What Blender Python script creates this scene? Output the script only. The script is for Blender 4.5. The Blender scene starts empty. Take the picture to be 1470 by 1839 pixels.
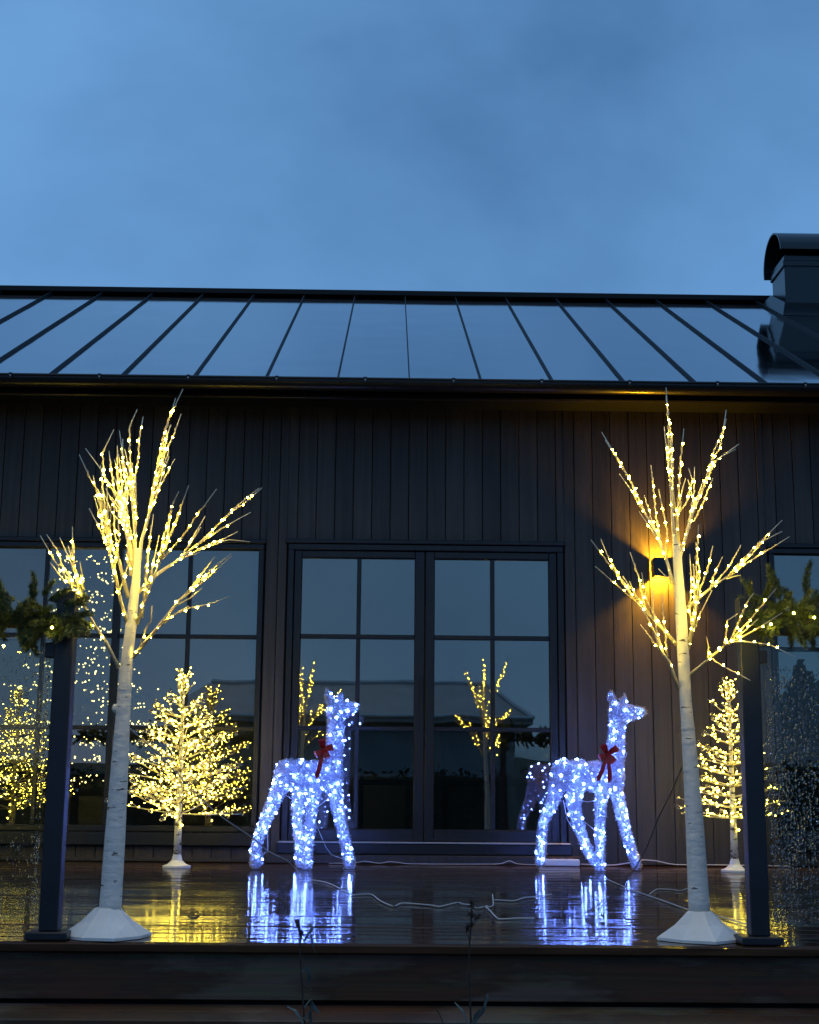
import bpy, bmesh, math, random
import numpy as np
from mathutils import Vector, Matrix, noise as mnoise
R = math.radians
random.seed(7); rng = np.random.default_rng(7)
scene = bpy.context.scene
COL = scene.collection

# ------------------------------------------------------------------ camera
FPX, IW, IH = 2523.0, 1470, 1839
CAMLOC = Vector((0, -9.8, 0.4725))
CROT = (Matrix.Rotation(R(-0.8), 3, 'Z') @ Matrix.Rotation(R(90 + 11.3), 3, 'X') @ Matrix.Rotation(0.0085, 3, 'Z'))
cd = bpy.data.cameras.new('camera'); cam = bpy.data.objects.new('camera', cd); COL.objects.link(cam)
cam.matrix_world = Matrix.Translation(CAMLOC) @ CROT.to_4x4()
cd.sensor_fit = 'VERTICAL'; cd.sensor_height = 36; cd.sensor_width = 36; cd.lens = FPX / IH * 36
cd.clip_start = 0.05; cd.clip_end = 2000
scene.camera = cam

def at(px, py, Y):                      # a point of the place seen at that pixel, at depth Y
    d = CROT @ Vector(((px - IW/2)/FPX, -(py - IH/2)/FPX, -1)); t = (Y - CAMLOC.y)/d.y
    return CAMLOC + d*t
def atz(px, py, Z):                     # the same on a level surface
    d = CROT @ Vector(((px - IW/2)/FPX, -(py - IH/2)/FPX, -1)); t = (Z - CAMLOC.z)/d.z
    return CAMLOC + d*t

# ------------------------------------------------------------------ world
w = bpy.data.worlds.new('World'); scene.world = w; w.use_nodes = True
nt = w.node_tree; nt.nodes.clear()
out = nt.nodes.new('ShaderNodeOutputWorld'); bg = nt.nodes.new('ShaderNodeBackground')
sky = nt.nodes.new('ShaderNodeTexSky'); sky.sky_type = 'NISHITA'; sky.sun_disc = False
sky.sun_elevation = R(3); sky.sun_rotation = R(200); sky.ozone_density = 4; sky.air_density = 1.0; sky.dust_density = 0.3
tc = nt.nodes.new('ShaderNodeTexCoord'); mp = nt.nodes.new('ShaderNodeMapping'); mp.inputs['Scale'].default_value = (1.0, 1.0, 1.5); mp.inputs['Rotation'].default_value = (0.2, 0.7, 0.3)
mp.inputs['Location'].default_value = (3.1, 1.7, 0.4)
n1 = nt.nodes.new('ShaderNodeTexNoise'); n1.inputs['Scale'].default_value = 2.3; n1.inputs['Detail'].default_value = 6; n1.inputs['Roughness'].default_value = 0.52; n1.inputs['Distortion'].default_value = 0.15
rp = nt.nodes.new('ShaderNodeValToRGB')
rp.color_ramp.elements[0].position = 0.34; rp.color_ramp.elements[0].color = (0.080, 0.208, 0.448, 1)
rp.color_ramp.elements[1].position = 0.68; rp.color_ramp.elements[1].color = (0.164, 0.388, 0.745, 1)
sc = nt.nodes.new('ShaderNodeVectorMath'); sc.operation = 'SCALE'; sc.inputs['Scale'].default_value = 0.10
mx = nt.nodes.new('ShaderNodeMix'); mx.data_type = 'RGBA'; mx.inputs['Factor'].default_value = 0.88
L = nt.links.new
L(tc.outputs['Generated'], mp.inputs['Vector']); L(mp.outputs['Vector'], n1.inputs['Vector'])
L(n1.outputs['Fac'], rp.inputs['Fac']); L(sky.outputs['Color'], sc.inputs[0])
L(sc.outputs['Vector'], mx.inputs['A']); L(rp.outputs['Color'], mx.inputs['B'])
L(mx.outputs['Result'], bg.inputs['Color']); bg.inputs['Strength'].default_value = 1.0
L(bg.outputs['Background'], out.inputs['Surface'])

sl = bpy.data.lights.new('sun', 'SUN'); so = bpy.data.objects.new('sun', sl); COL.objects.link(so)
sl.energy = 0.22; sl.angle = R(40); sl.color = (1.0, 0.95, 0.90)
so.rotation_euler = (R(36), 0, R(-20)); so.location = (0, -20, 20)

vs = scene.view_settings; vs.view_transform = 'Standard'; vs.look = 'None'; vs.exposure = 0; vs.gamma = 1; vs.use_curve_mapping = False
cy = scene.cycles; cy.use_denoising = True; cy.sample_clamp_indirect = 4.0; cy.max_bounces = 10; cy.transparent_max_bounces = 24
cy.caustics_reflective = False; cy.caustics_refractive = False
try: cy.use_light_tree = True
except Exception: pass

# ------------------------------------------------------------------ materials
def mat(name, col, rough=0.6, metal=0.0, spec=0.5, var=0.0, vscale=4.0, vstretch=(1,1,1), bump=0.0, bscale=40.0, bstretch=(1,1,1), coat=0.0, col2=None, ior=1.5, trans=0.0, coords='Object', bdist=0.01):
    m = bpy.data.materials.new(name); m.use_nodes = True
    n = m.node_tree.nodes; l = m.node_tree.links; p = n['Principled BSDF']
    p.inputs['Base Color'].default_value = (*col, 1); p.inputs['Roughness'].default_value = rough; p.inputs['Metallic'].default_value = metal
    p.inputs['Specular IOR Level'].default_value = spec; p.inputs['IOR'].default_value = ior
    p.inputs['Coat Weight'].default_value = coat; p.inputs['Coat Roughness'].default_value = 0.05; p.inputs['Transmission Weight'].default_value = trans
    if var or bump or col2:
        t = n.new('ShaderNodeTexCoord')
    if var or col2:
        mpn = n.new('ShaderNodeMapping'); mpn.inputs['Scale'].default_value = vstretch
        no = n.new('ShaderNodeTexNoise'); no.inputs['Scale'].default_value = vscale; no.inputs['Detail'].default_value = 6; no.inputs['Roughness'].default_value = 0.6
        cr = n.new('ShaderNodeValToRGB')
        a = col2 if col2 else tuple(c*(1-var) for c in col); b = tuple(min(1, c*(1+var)) for c in col) if not col2 else col
        cr.color_ramp.elements[0].position = 0.38; cr.color_ramp.elements[0].color = (*a, 1)
        cr.color_ramp.elements[1].position = 0.62; cr.color_ramp.elements[1].color = (*b, 1)
        l.new(t.outputs[coords], mpn.inputs['Vector']); l.new(mpn.outputs['Vector'], no.inputs['Vector'])
        l.new(no.outputs['Fac'], cr.inputs['Fac']); l.new(cr.outputs['Color'], p.inputs['Base Color'])
    if bump:
        mb = n.new('ShaderNodeMapping'); mb.inputs['Scale'].default_value = bstretch
        nb = n.new('ShaderNodeTexNoise'); nb.inputs['Scale'].default_value = bscale; nb.inputs['Detail'].default_value = 4
        bu = n.new('ShaderNodeBump'); bu.inputs['Strength'].default_value = bump; bu.inputs['Distance'].default_value = bdist
        l.new(t.outputs[coords], mb.inputs['Vector']); l.new(mb.outputs['Vector'], nb.inputs['Vector'])
        l.new(nb.outputs['Fac'], bu.inputs['Height']); l.new(bu.outputs['Normal'], p.inputs['Normal'])
    return m

def emis(name, col, strength):
    m = bpy.data.materials.new(name); m.use_nodes = True
    n = m.node_tree.nodes; n.clear(); o = n.new('ShaderNodeOutputMaterial'); e = n.new('ShaderNodeEmission')
    e.inputs['Color'].default_value = (*col, 1); e.inputs['Strength'].default_value = strength
    m.node_tree.links.new(e.outputs['Emission'], o.inputs['Surface']); return m

def pane_mat(name, ior, tint, rough=0.0):
    m = bpy.data.materials.new(name); m.use_nodes = True
    n = m.node_tree.nodes; n.clear(); l = m.node_tree.links
    o = n.new('ShaderNodeOutputMaterial'); tr = n.new('ShaderNodeBsdfTransparent'); gl = n.new('ShaderNodeBsdfGlossy')
    fr = n.new('ShaderNodeFresnel'); fr.inputs['IOR'].default_value = ior; ms = n.new('ShaderNodeMixShader')
    tr.inputs['Color'].default_value = (*tint, 1); gl.inputs['Roughness'].default_value = rough; gl.inputs['Color'].default_value = (1.0, .94, .86, 1)
    l.new(fr.outputs['Fac'], ms.inputs['Fac']); l.new(tr.outputs['BSDF'], ms.inputs[1]); l.new(gl.outputs['BSDF'], ms.inputs[2])
    l.new(ms.outputs['Shader'], o.inputs['Surface']); return m

def trans_mat(name, col, tcol, glossy=0.15, rough=0.2, tfac=0.5):
    m = bpy.data.materials.new(name); m.use_nodes = True
    n = m.node_tree.nodes; n.clear(); l = m.node_tree.links
    o = n.new('ShaderNodeOutputMaterial'); d = n.new('ShaderNodeBsdfDiffuse'); t = n.new('ShaderNodeBsdfTranslucent'); g = n.new('ShaderNodeBsdfGlossy')
    d.inputs['Color'].default_value = (*col, 1); t.inputs['Color'].default_value = (*tcol, 1); g.inputs['Roughness'].default_value = rough
    a = n.new('ShaderNodeMixShader'); a.inputs['Fac'].default_value = tfac; b = n.new('ShaderNodeMixShader'); b.inputs['Fac'].default_value = glossy
    l.new(d.outputs[0], a.inputs[1]); l.new(t.outputs[0], a.inputs[2]); l.new(a.outputs[0], b.inputs[1]); l.new(g.outputs[0], b.inputs[2])
    l.new(b.outputs[0], o.inputs['Surface']); return m

M = {}
M['board']   = mat('wall_board_paint', (0.044, 0.037, 0.033), 0.55, var=0.22, vscale=3, vstretch=(8, 8, 0.35), bump=0.25, bscale=30, bstretch=(6, 6, 0.3))
M['backing'] = mat('wall_membrane', (0.006, 0.006, 0.006), 0.9)
M['frame']   = mat('window_frame_paint', (0.0065, 0.0075, 0.010), 0.38, var=0.2, vscale=6)
M['trim']    = mat('casing_paint', (0.032, 0.027, 0.025), 0.55, var=0.2, vscale=5, vstretch=(6, 6, .4))
M['roof']    = mat('roof_metal', (0.52, 0.53, 0.55), 0.07, metal=1.0, bump=0.22, bscale=1.3, bstretch=(1.6, .5, .5), bdist=0.012)
M['seam']    = mat('roof_seam_metal', (0.006, 0.008, 0.010), 0.5, spec=0.22)
M['gutter']  = mat('gutter_metal', (0.010, 0.010, 0.011), 0.28, ior=1.5)
M['eave']    = mat('eave_paint', (0.004, 0.004, 0.0045), 0.8, spec=0.1)
M['chimney'] = mat('chimney_cladding', (0.012, 0.020, 0.024), 0.20, ior=1.5, bump=0.05, bscale=3)
M['glass']   = pane_mat('window_glass', 2.6, (0.70, 0.74, 0.72))
M['rglass']  = pane_mat('railing_glass', 1.45, (0.86, 0.90, 0.88))
M['bluewhite'] = mat('white_plastic', (0.72, 0.74, 0.76), 0.45)
M['alu']     = mat('threshold_aluminium', (0.55, 0.56, 0.58), 0.35, metal=0.6)
M['post']    = mat('post_steel', (0.016, 0.018, 0.024), 0.38, var=0.15, vscale=9)
M['cord_white'] = mat('white_cord', (0.55, 0.55, 0.55), 0.5)
M['cord_dark']  = mat('dark_cord', (0.05, 0.05, 0.05), 0.5)
M['ribbon']  = mat('red_ribbon', (0.42, 0.012, 0.018), 0.45, var=0.25, vscale=40)
M['warm']    = emis('warm_led', (1.0, 0.72, 0.060), 195.0)
M['warm_cone'] = emis('warm_led_cone', (1.0, 0.76, 0.075), 54.0)
M['warm_in'] = emis('warm_led_indoor', (1.0, 0.80, 0.26), 11.0)
M['cold']    = emis('cold_led', (0.140, 0.250, 1.0), 235.0)
M['tinsel']  = trans_mat('acrylic_strip', (0.80, 0.84, 0.92), (0.76, 0.82, 0.95), 0.30, 0.08, 0.45)
M['net']     = trans_mat('deer_netting', (0.60, 0.64, 0.80), (0.66, 0.70, 0.90), 0.06, 0.3, 0.6)
M['steel']   = mat('white_wire', (0.6, 0.62, 0.66), 0.35)
M['twig']    = mat('birch_twig', (0.70, 0.62, 0.46), 0.55, var=0.15, vscale=30)
M['fibre']   = trans_mat('pale_fibre_twig', (0.66, 0.60, 0.42), (0.5, 0.45, 0.3), 0.08, 0.3, 0.25)
M['needle']  = mat('pine_needle', (0.085, 0.125, 0.058), 0.5, var=0.4, vscale=12)
M['needle_in'] = mat('indoor_needle', (0.015, 0.035, 0.018), 0.6)
M['stem']    = mat('bark_stem', (0.06, 0.045, 0.03), 0.7)
M['acrylic'] = mat('clear_acrylic', (1, 1, 1), 0.03, ior=1.46, trans=1.0)
M['drop']    = mat('water_drop', (1, 1, 1), 0.0, ior=1.33, trans=1.0)
M['plaster'] = mat('interior_plaster', (0.62, 0.59, 0.52), 0.8, var=0.06, vscale=2)
M['ifloor']  = mat('interior_floor_oak', (0.14, 0.10, 0.07), 0.4, var=0.2, vscale=3, vstretch=(1, 6, 1))
M['sofa']    = mat('sofa_linen', (0.34, 0.32, 0.27), 0.85, var=0.1, vscale=20)
M['darkwood'] = mat('dark_wood', (0.03, 0.022, 0.018), 0.5, var=0.2, vscale=8)
M['weed']    = mat('dry_weed', (0.035, 0.022, 0.016), 0.8, var=0.4, vscale=30)
M['weedleaf'] = mat('withered_leaf', (0.09, 0.11, 0.10), 0.7, var=0.4, vscale=30)
M['stone']   = mat('pale_stone', (0.20, 0.20, 0.20), 0.6, var=0.5, vscale=25, bump=0.5, bscale=30)
M['leaf']    = mat('dead_leaf', (0.03, 0.02, 0.012), 0.5, var=0.3, vscale=30)
M['ground']  = mat('soil_and_grass', (0.035, 0.036, 0.026), 0.9, var=0.5, vscale=1.2, bump=0.6, bscale=9, bdist=0.05)
M['hill']    = mat('dark_woodland', (0.034, 0.036, 0.024), 0.95, var=0.4, vscale=0.5)
M['nwall']   = mat('neighbour_render', (0.30, 0.32, 0.33), 0.8, var=0.08, vscale=2)
M['nroof']   = mat('neighbour_roof_sheet', (0.36, 0.37, 0.38), 0.35, var=0.15, vscale=1.5)
M['npane']  = mat('neighbour_pane', (0.10, 0.11, 0.12), 0.15)
M['nwhite']  = mat('neighbour_white_trim', (0.78, 0.79, 0.80), 0.6)
M['basecone'] = mat('white_base_plastic', (0.80, 0.78, 0.75), 0.5, var=0.06, vscale=9, bump=0.12, bscale=10)

def board_tone(m, lo, hi):                 # every board takes its paint a little differently
    n = m.node_tree.nodes; l = m.node_tree.links; p = n['Principled BSDF']; src = p.inputs['Base Color'].links[0].from_socket
    oi = n.new('ShaderNodeObjectInfo'); mr = n.new('ShaderNodeMapRange'); mr.inputs['To Min'].default_value = lo; mr.inputs['To Max'].default_value = hi
    sc_ = n.new('ShaderNodeVectorMath'); sc_.operation = 'SCALE'
    l.new(oi.outputs['Random'], mr.inputs['Value']); l.new(src, sc_.inputs[0]); l.new(mr.outputs[0], sc_.inputs['Scale']); l.new(sc_.outputs['Vector'], p.inputs['Base Color'])
board_tone(M['board'], .78, 1.25)
def wavy(m, scale, dist):                  # float glass and sheet metal are never quite flat
    n = m.node_tree.nodes; l = m.node_tree.links
    g = n.new('ShaderNodeNewGeometry'); oi = n.new('ShaderNodeObjectInfo'); ad = n.new('ShaderNodeVectorMath'); ad.operation = 'ADD'
    mu = n.new('ShaderNodeMath'); mu.operation = 'MULTIPLY'; mu.inputs[1].default_value = 50; l.new(oi.outputs['Random'], mu.inputs[0])
    l.new(g.outputs['Position'], ad.inputs[0]); l.new(mu.outputs[0], ad.inputs[1])
    no = n.new('ShaderNodeTexNoise'); no.inputs['Scale'].default_value = scale; no.inputs['Detail'].default_value = 1; l.new(ad.outputs[0], no.inputs['Vector'])
    bu = n.new('ShaderNodeBump'); bu.inputs['Strength'].default_value = 1; bu.inputs['Distance'].default_value = dist; l.new(no.outputs['Fac'], bu.inputs['Height'])
    for x in n:
        if x.type in ('BSDF_GLOSSY', 'BSDF_PRINCIPLED'): l.new(bu.outputs['Normal'], x.inputs['Normal'])
wavy(M['glass'], 2.6, .0004); wavy(M['roof'], 1.7, .0035)

def bark_mat(name, base, mark, thr0, thr1, stretch):
    m = mat(name, base, 0.6, bump=0.5, bscale=22, bstretch=(1, 1, 2.2)); n = m.node_tree.nodes; l = m.node_tree.links; p = n['Principled BSDF']
    t = n.new('ShaderNodeTexCoord'); mp_ = n.new('ShaderNodeMapping'); mp_.inputs['Scale'].default_value = stretch
    no = n.new('ShaderNodeTexNoise'); no.inputs['Scale'].default_value = 1; no.inputs['Detail'].default_value = 3; no.inputs['Roughness'].default_value = .55
    cr = n.new('ShaderNodeValToRGB'); cr.color_ramp.elements[0].position = thr0; cr.color_ramp.elements[0].color = (*base, 1)
    cr.color_ramp.elements[1].position = thr1; cr.color_ramp.elements[1].color = (*mark, 1)
    l.new(t.outputs['Object'], mp_.inputs['Vector']); l.new(mp_.outputs['Vector'], no.inputs['Vector']); l.new(no.outputs['Fac'], cr.inputs['Fac'])
    l.new(cr.outputs['Color'], p.inputs['Base Color']); return m
M['bark']  = bark_mat('birch_bark', (0.80, 0.76, 0.71), (0.09, 0.075, 0.06), 0.65, 0.69, (24, 24, 95))
M['bark2'] = bark_mat('wrapped_bark', (0.55, 0.54, 0.52), (0.06, 0.045, 0.04), 0.54, 0.60, (26, 26, 60))

def deck_mat():
    m = bpy.data.materials.new('wet_deck_wood'); m.use_nodes = True
    n = m.node_tree.nodes; l = m.node_tree.links; p = n['Principled BSDF']
    t = n.new('ShaderNodeTexCoord'); oi = n.new('ShaderNodeObjectInfo')
    mp_ = n.new('ShaderNodeMapping'); mp_.inputs['Scale'].default_value = (1.2, 14, 14); l.new(t.outputs['Object'], mp_.inputs['Vector'])
    cmb = n.new('ShaderNodeCombineXYZ'); mul = n.new('ShaderNodeMath'); mul.operation = 'MULTIPLY'; mul.inputs[1].default_value = 37
    l.new(oi.outputs['Random'], mul.inputs[0]); l.new(mul.outputs[0], cmb.inputs['X']); l.new(cmb.outputs[0], mp_.inputs['Location'])
    no = n.new('ShaderNodeTexNoise'); no.inputs['Scale'].default_value = 2.2; no.inputs['Detail'].default_value = 6
    l.new(mp_.outputs[0], no.inputs['Vector'])
    cr = n.new('ShaderNodeValToRGB'); cr.color_ramp.elements[0].position = .3; cr.color_ramp.elements[0].color = (.036, .017, .009, 1)
    cr.color_ramp.elements[1].position = .75; cr.color_ramp.elements[1].color = (.105, .052, .027, 1)
    l.new(no.outputs['Fac'], cr.inputs['Fac']); l.new(cr.outputs['Color'], p.inputs['Base Color'])
    # wetness: mostly a film of water, with duller half-dry patches
    mw = n.new('ShaderNodeMapping'); mw.inputs['Scale'].default_value = (.7, 2.4, 1); g = n.new('ShaderNodeNewGeometry')
    l.new(g.outputs['Position'], mw.inputs['Vector'])
    nw = n.new('ShaderNodeTexNoise'); nw.inputs['Scale'].default_value = 1.6; nw.inputs['Detail'].default_value = 5; l.new(mw.outputs[0], nw.inputs['Vector'])
    rw = n.new('ShaderNodeMapRange'); rw.inputs['From Min'].default_value = .42; rw.inputs['From Max'].default_value = .70
    rw.inputs['To Min'].default_value = .03; rw.inputs['To Max'].default_value = .16; l.new(nw.outputs['Fac'], rw.inputs['Value'])
    rb = n.new('ShaderNodeMath'); rb.operation = 'MULTIPLY_ADD'; rb.inputs[1].default_value = .025; l.new(oi.outputs['Random'], rb.inputs[0]); l.new(rw.outputs[0], rb.inputs[2])
    l.new(rb.outputs[0], p.inputs['Roughness']); p.inputs['IOR'].default_value = 1.36
    # grooves and ripples running along the boards
    mb = n.new('ShaderNodeMapping'); mb.inputs['Scale'].default_value = (2.0, 15, 1); l.new(g.outputs['Position'], mb.inputs['Vector'])
    nb = n.new('ShaderNodeTexNoise'); nb.inputs['Scale'].default_value = 1.0; nb.inputs['Detail'].default_value = 3; l.new(mb.outputs[0], nb.inputs['Vector'])
    bu = n.new('ShaderNodeBump'); bu.inputs['Strength'].default_value = 1.0; bu.inputs['Distance'].default_value = .0022
    l.new(nb.outputs['Fac'], bu.inputs['Height']); l.new(bu.outputs['Normal'], p.inputs['Normal'])
    return m
M['deck'] = deck_mat()

def fascia_mat():
    m = bpy.data.materials.new('weathered_fascia'); m.use_nodes = True
    n = m.node_tree.nodes; l = m.node_tree.links; p = n['Principled BSDF']
    g = n.new('ShaderNodeNewGeometry'); mp_ = n.new('ShaderNodeMapping'); mp_.inputs['Scale'].default_value = (1.5, 1, 6.5); l.new(g.outputs['Position'], mp_.inputs['Vector'])
    no = n.new('ShaderNodeTexNoise'); no.inputs['Scale'].default_value = 1.3; no.inputs['Detail'].default_value = 7; no.inputs['Roughness'].default_value = .58; l.new(mp_.outputs[0], no.inputs['Vector'])
    cr = n.new('ShaderNodeValToRGB'); e = cr.color_ramp.elements
    e[0].position = .44; e[0].color = (.115, .042, .011, 1); e[1].position = .60; e[1].color = (.170, .118, .080, 1)
    x = e.new(.50); x.color = (.080, .032, .011, 1)
    l.new(no.outputs['Fac'], cr.inputs['Fac'])
    m2 = n.new('ShaderNodeMapping'); m2.inputs['Scale'].default_value = (1.2, 1, 40); l.new(g.outputs['Position'], m2.inputs['Vector'])
    n2 = n.new('ShaderNodeTexNoise'); n2.inputs['Scale'].default_value = 1.5; n2.inputs['Detail'].default_value = 5; l.new(m2.outputs[0], n2.inputs['Vector'])
    mxx = n.new('ShaderNodeMix'); mxx.data_type = 'RGBA'; mxx.blend_type = 'MULTIPLY'; mxx.inputs['Factor'].default_value = .8
    l.new(cr.outputs['Color'], mxx.inputs['A']); l.new(n2.outputs['Color'], mxx.inputs['B'])
    l.new(mxx.outputs['Result'], p.inputs['Base Color']); p.inputs['Roughness'].default_value = .6
    bu = n.new('ShaderNodeBump'); bu.inputs['Strength'].default_value = .4; bu.inputs['Distance'].default_value = .004
    l.new(n2.outputs['Fac'], bu.inputs['Height']); l.new(bu.outputs['Normal'], p.inputs['Normal'])
    return m
M['fascia'] = fascia_mat()

_n = M['net'].node_tree.nodes; _l = M['net'].node_tree.links       # the netting is open: half of it is holes
_o = next(x for x in _n if x.type == 'OUTPUT_MATERIAL'); _src = _o.inputs['Surface'].links[0].from_socket
_t = _n.new('ShaderNodeBsdfTransparent'); _m = _n.new('ShaderNodeMixShader'); _m.inputs['Fac'].default_value = .8
_l.new(_t.outputs[0], _m.inputs[1]); _l.new(_src, _m.inputs[2]); _l.new(_m.outputs[0], _o.inputs['Surface'])

# ------------------------------------------------------------------ mesh helpers
def world_loc(o):
    v = Vector((0, 0, 0))
    while o is not None: v += o.location; o = o.parent
    return v
class MB:
    def __init__(s): s.v = []; s.f = []
    def add(s, vs, fs):
        b = len(s.v); s.v += [tuple(x) for x in vs]; s.f += [tuple(b+i for i in f) for f in fs]; return s
    def box(s, x0, x1, y0, y1, z0, z1):
        return s.add([(x0,y0,z0),(x1,y0,z0),(x1,y1,z0),(x0,y1,z0),(x0,y0,z1),(x1,y0,z1),(x1,y1,z1),(x0,y1,z1)],
                     [(3,2,1,0),(4,5,6,7),(0,1,5,4),(1,2,6,5),(2,3,7,6),(3,0,4,7)])
    def bbox(s, x0, x1, y0, y1, z0, z1, b=0.004):           # a box with its edges taken off
        bm = bmesh.new(); bmesh.ops.create_cube(bm, size=1)
        for v in bm.verts: v.co = Vector(((x0+x1)/2+v.co.x*(x1-x0), (y0+y1)/2+v.co.y*(y1-y0), (z0+z1)/2+v.co.z*(z1-z0)))
        bmesh.ops.bevel(bm, geom=bm.edges[:], offset=b, segments=1, affect='EDGES')
        bm.verts.ensure_lookup_table(); bm.verts.index_update()
        s.add([v.co[:] for v in bm.verts], [[v.index for v in f.verts] for f in bm.faces]); bm.free(); return s
    def tube(s, pts, rad, n=6, cap=True):
        pts = [Vector(p) for p in pts]; k = len(pts)
        if not hasattr(rad, '__len__'): rad = [rad]*k
        rings = []; up = None
        for i, p in enumerate(pts):
            t = (pts[min(i+1,k-1)] - pts[max(i-1,0)])
            t = t.normalized() if t.length > 1e-9 else Vector((0,0,1))
            if up is None: up = Vector((1,0,0)) if abs(t.x) < .9 else Vector((0,1,0))
            a = (up - t*up.dot(t)).normalized(); b = t.cross(a); up = a
            rings.append([p + (a*math.cos(2*math.pi*j/n) + b*math.sin(2*math.pi*j/n))*rad[i] for j in range(n)])
        vs = [v for r in rings for v in r]; fs = []
        for i in range(k-1):
            for j in range(n): fs.append((i*n+j, i*n+(j+1)%n, (i+1)*n+(j+1)%n, (i+1)*n+j))
        if cap: fs.append(tuple(range(n-1,-1,-1))); fs.append(tuple((k-1)*n+j for j in range(n)))
        return s.add(vs, fs)
    def blob(s, c, r, sub=1, sc=(1,1,1)):
        V, F = ICO[sub]; c = Vector(c)
        return s.add([(c.x+v[0]*r*sc[0], c.y+v[1]*r*sc[1], c.z+v[2]*r*sc[2]) for v in V], F)
    def strip(s, pts, side, width, th=0.0015):              # a ribbon with thickness
        pts = [Vector(p) for p in pts]; k = len(pts); vs = []; fs = []
        if not hasattr(width, '__len__'): width = [width]*k
        for i, p in enumerate(pts):
            t = (pts[min(i+1,k-1)]-pts[max(i-1,0)]).normalized(); sd = Vector(side); sd = (sd - t*sd.dot(t)).normalized(); nn = t.cross(sd)
            h = width[i]/2
            vs += [p-sd*h-nn*th, p+sd*h-nn*th, p+sd*h+nn*th, p-sd*h+nn*th]
        for i in range(k-1):
            a, b = i*4, i*4+4
            for j in range(4): fs.append((a+j, a+(j+1)%4, b+(j+1)%4, b+j))
        fs += [(3,2,1,0), tuple(range((k-1)*4, k*4))]
        return s.add(vs, fs)
    def mesh(s, name, m, off=Vector((0,0,0)), smooth=False):
        me = bpy.data.meshes.new(name)
        me.from_pydata([(x-off.x, y-off.y, z-off.z) for x, y, z in s.v], [], s.f); me.update()
        if m is not None: me.materials.append(m)
        if smooth: me.polygons.foreach_set('use_smooth', [True]*len(me.polygons))
        return me
    def build(s, name, m, parent=None, smooth=False, loc=None):  # vertices are given in world space
        off = world_loc(parent) if parent else Vector(loc or (0,0,0))
        o = bpy.data.objects.new(name, s.mesh(name, m, off, smooth)); COL.objects.link(o)
        if parent: o.parent = parent
        elif loc is not None: o.location = loc
        return o
def ico(sub):
    bm = bmesh.new(); bmesh.ops.create_icosphere(bm, subdivisions=sub, radius=1)
    bm.verts.index_update(); r = ([tuple(v.co) for v in bm.verts], [tuple(v.index for v in f.verts) for f in bm.faces]); bm.free(); return r
ICO = {1: ico(1), 2: ico(2), 3: ico(3)}
def empty(name, loc, label, cat, group=None):
    o = bpy.data.objects.new(name, None); COL.objects.link(o); o.location = loc; o.empty_display_size = .1
    o['label'] = label; o['category'] = cat
    if group: o['group'] = group
    return o
def tag(o, label=None, cat=None, group=None, kind=None):
    if label: o['label'] = label
    if cat: o['category'] = cat
    if group: o['group'] = group
    if kind: o['kind'] = kind
    return o
def inst(name, me, loc, parent, rot=(0,0,0), scale=(1,1,1)):
    o = bpy.data.objects.new(name, me); COL.objects.link(o); o.parent = parent
    o.location = Vector(loc) - (world_loc(parent) if parent else Vector((0,0,0))); o.rotation_euler = rot; o.scale = scale; return o
def copy_tree(o, parent=None):
    c = o.copy(); COL.objects.link(c); c.parent = parent
    for ch in list(o.children): copy_tree(ch, c)
    return c

# ------------------------------------------------------------------ ground, hill, deck
GZ = -0.60
g = MB(); N = 40
xs = np.concatenate([np.linspace(-300, -12, 8), np.linspace(-10, 10, 24), np.linspace(12, 300, 8)])
ys = np.concatenate([np.linspace(-300, -14, 8), np.linspace(-13, -5, 12), np.linspace(-3, 300, 10)])
vs = [(x, y, GZ + .02*mnoise.noise(Vector((x*.9, y*.9, 0)))) for y in ys for x in xs]
fs = [(j*len(xs)+i, j*len(xs)+i+1, (j+1)*len(xs)+i+1, (j+1)*len(xs)+i) for j in range(len(ys)-1) for i in range(len(xs)-1)]
tag(g.add(vs, fs).build('ground', M['ground'], smooth=True), kind='structure')
h = MB(); hx = np.linspace(-120, 120, 60); rows = []
for j, (yy, k) in enumerate(((-46, 0), (-52, .55), (-62, 1), (-90, .9), (-150, 0))):
    rows += [(x, yy + 2*mnoise.noise(Vector((x*.05, 7, j))), GZ - .1 + k*(2.6 + 1.0*mnoise.noise(Vector((x*.06, 3, 0))) + .5*mnoise.noise(Vector((x*.4, 1, 0))))) for x in hx]
fs = [(j*60+i+1, j*60+i, (j+1)*60+i, (j+1)*60+i+1) for j in range(4) for i in range(59)]
tag(h.add(rows, fs).build('hill', M['hill'], smooth=True), kind='structure')

DX0, DX1, DYF = -6.5, 6.5, -5.135
deck = MB().box(DX0+.05, DX1-.05, DYF+.06, 0.05, GZ-.05, -0.045).build('deck', M['backing']); tag(deck, kind='structure')
BW = 0.139
bm_board = MB().bbox(DX0, DX1, -BW/2+.0040, BW/2-.0040, -.028, 0, .006).mesh('deck_board', M['deck'])
nb_ = int(round(-DYF/BW)); bwid = -DYF/nb_
for i in range(nb_):
    y = DYF + bwid*(i+.5)
    inst('deck_board', bm_board, (random.uniform(-.02,.02), y, random.uniform(-.0012, .0006)), deck, (R(random.uniform(-.45,.45)), 0, 0), (1, bwid/BW, 1))
MB().bbox(DX0, DX1, DYF-.012, DYF+.012, -.031, -.0305+.026, .003).build('deck_nosing', M['deck'], deck)
MB().bbox(DX0, DX1, DYF+.016, DYF+.042, -.178, -.033, .003).build('fascia_board', M['fascia'], deck)
MB().bbox(DX0, DX1, -5.255, DYF+.03, -.222, -.192, .004).build('step_tread', M['fascia'], deck)
MB().bbox(DX0, DX1, -5.425, -5.262, -.222, -.191, .004).build('step_tread', M['fascia'], deck)
MB().bbox(DX0, DX1, -5.385, -5.36, -.40, -.224, .003).build('step_riser', M['fascia'], deck)
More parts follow.
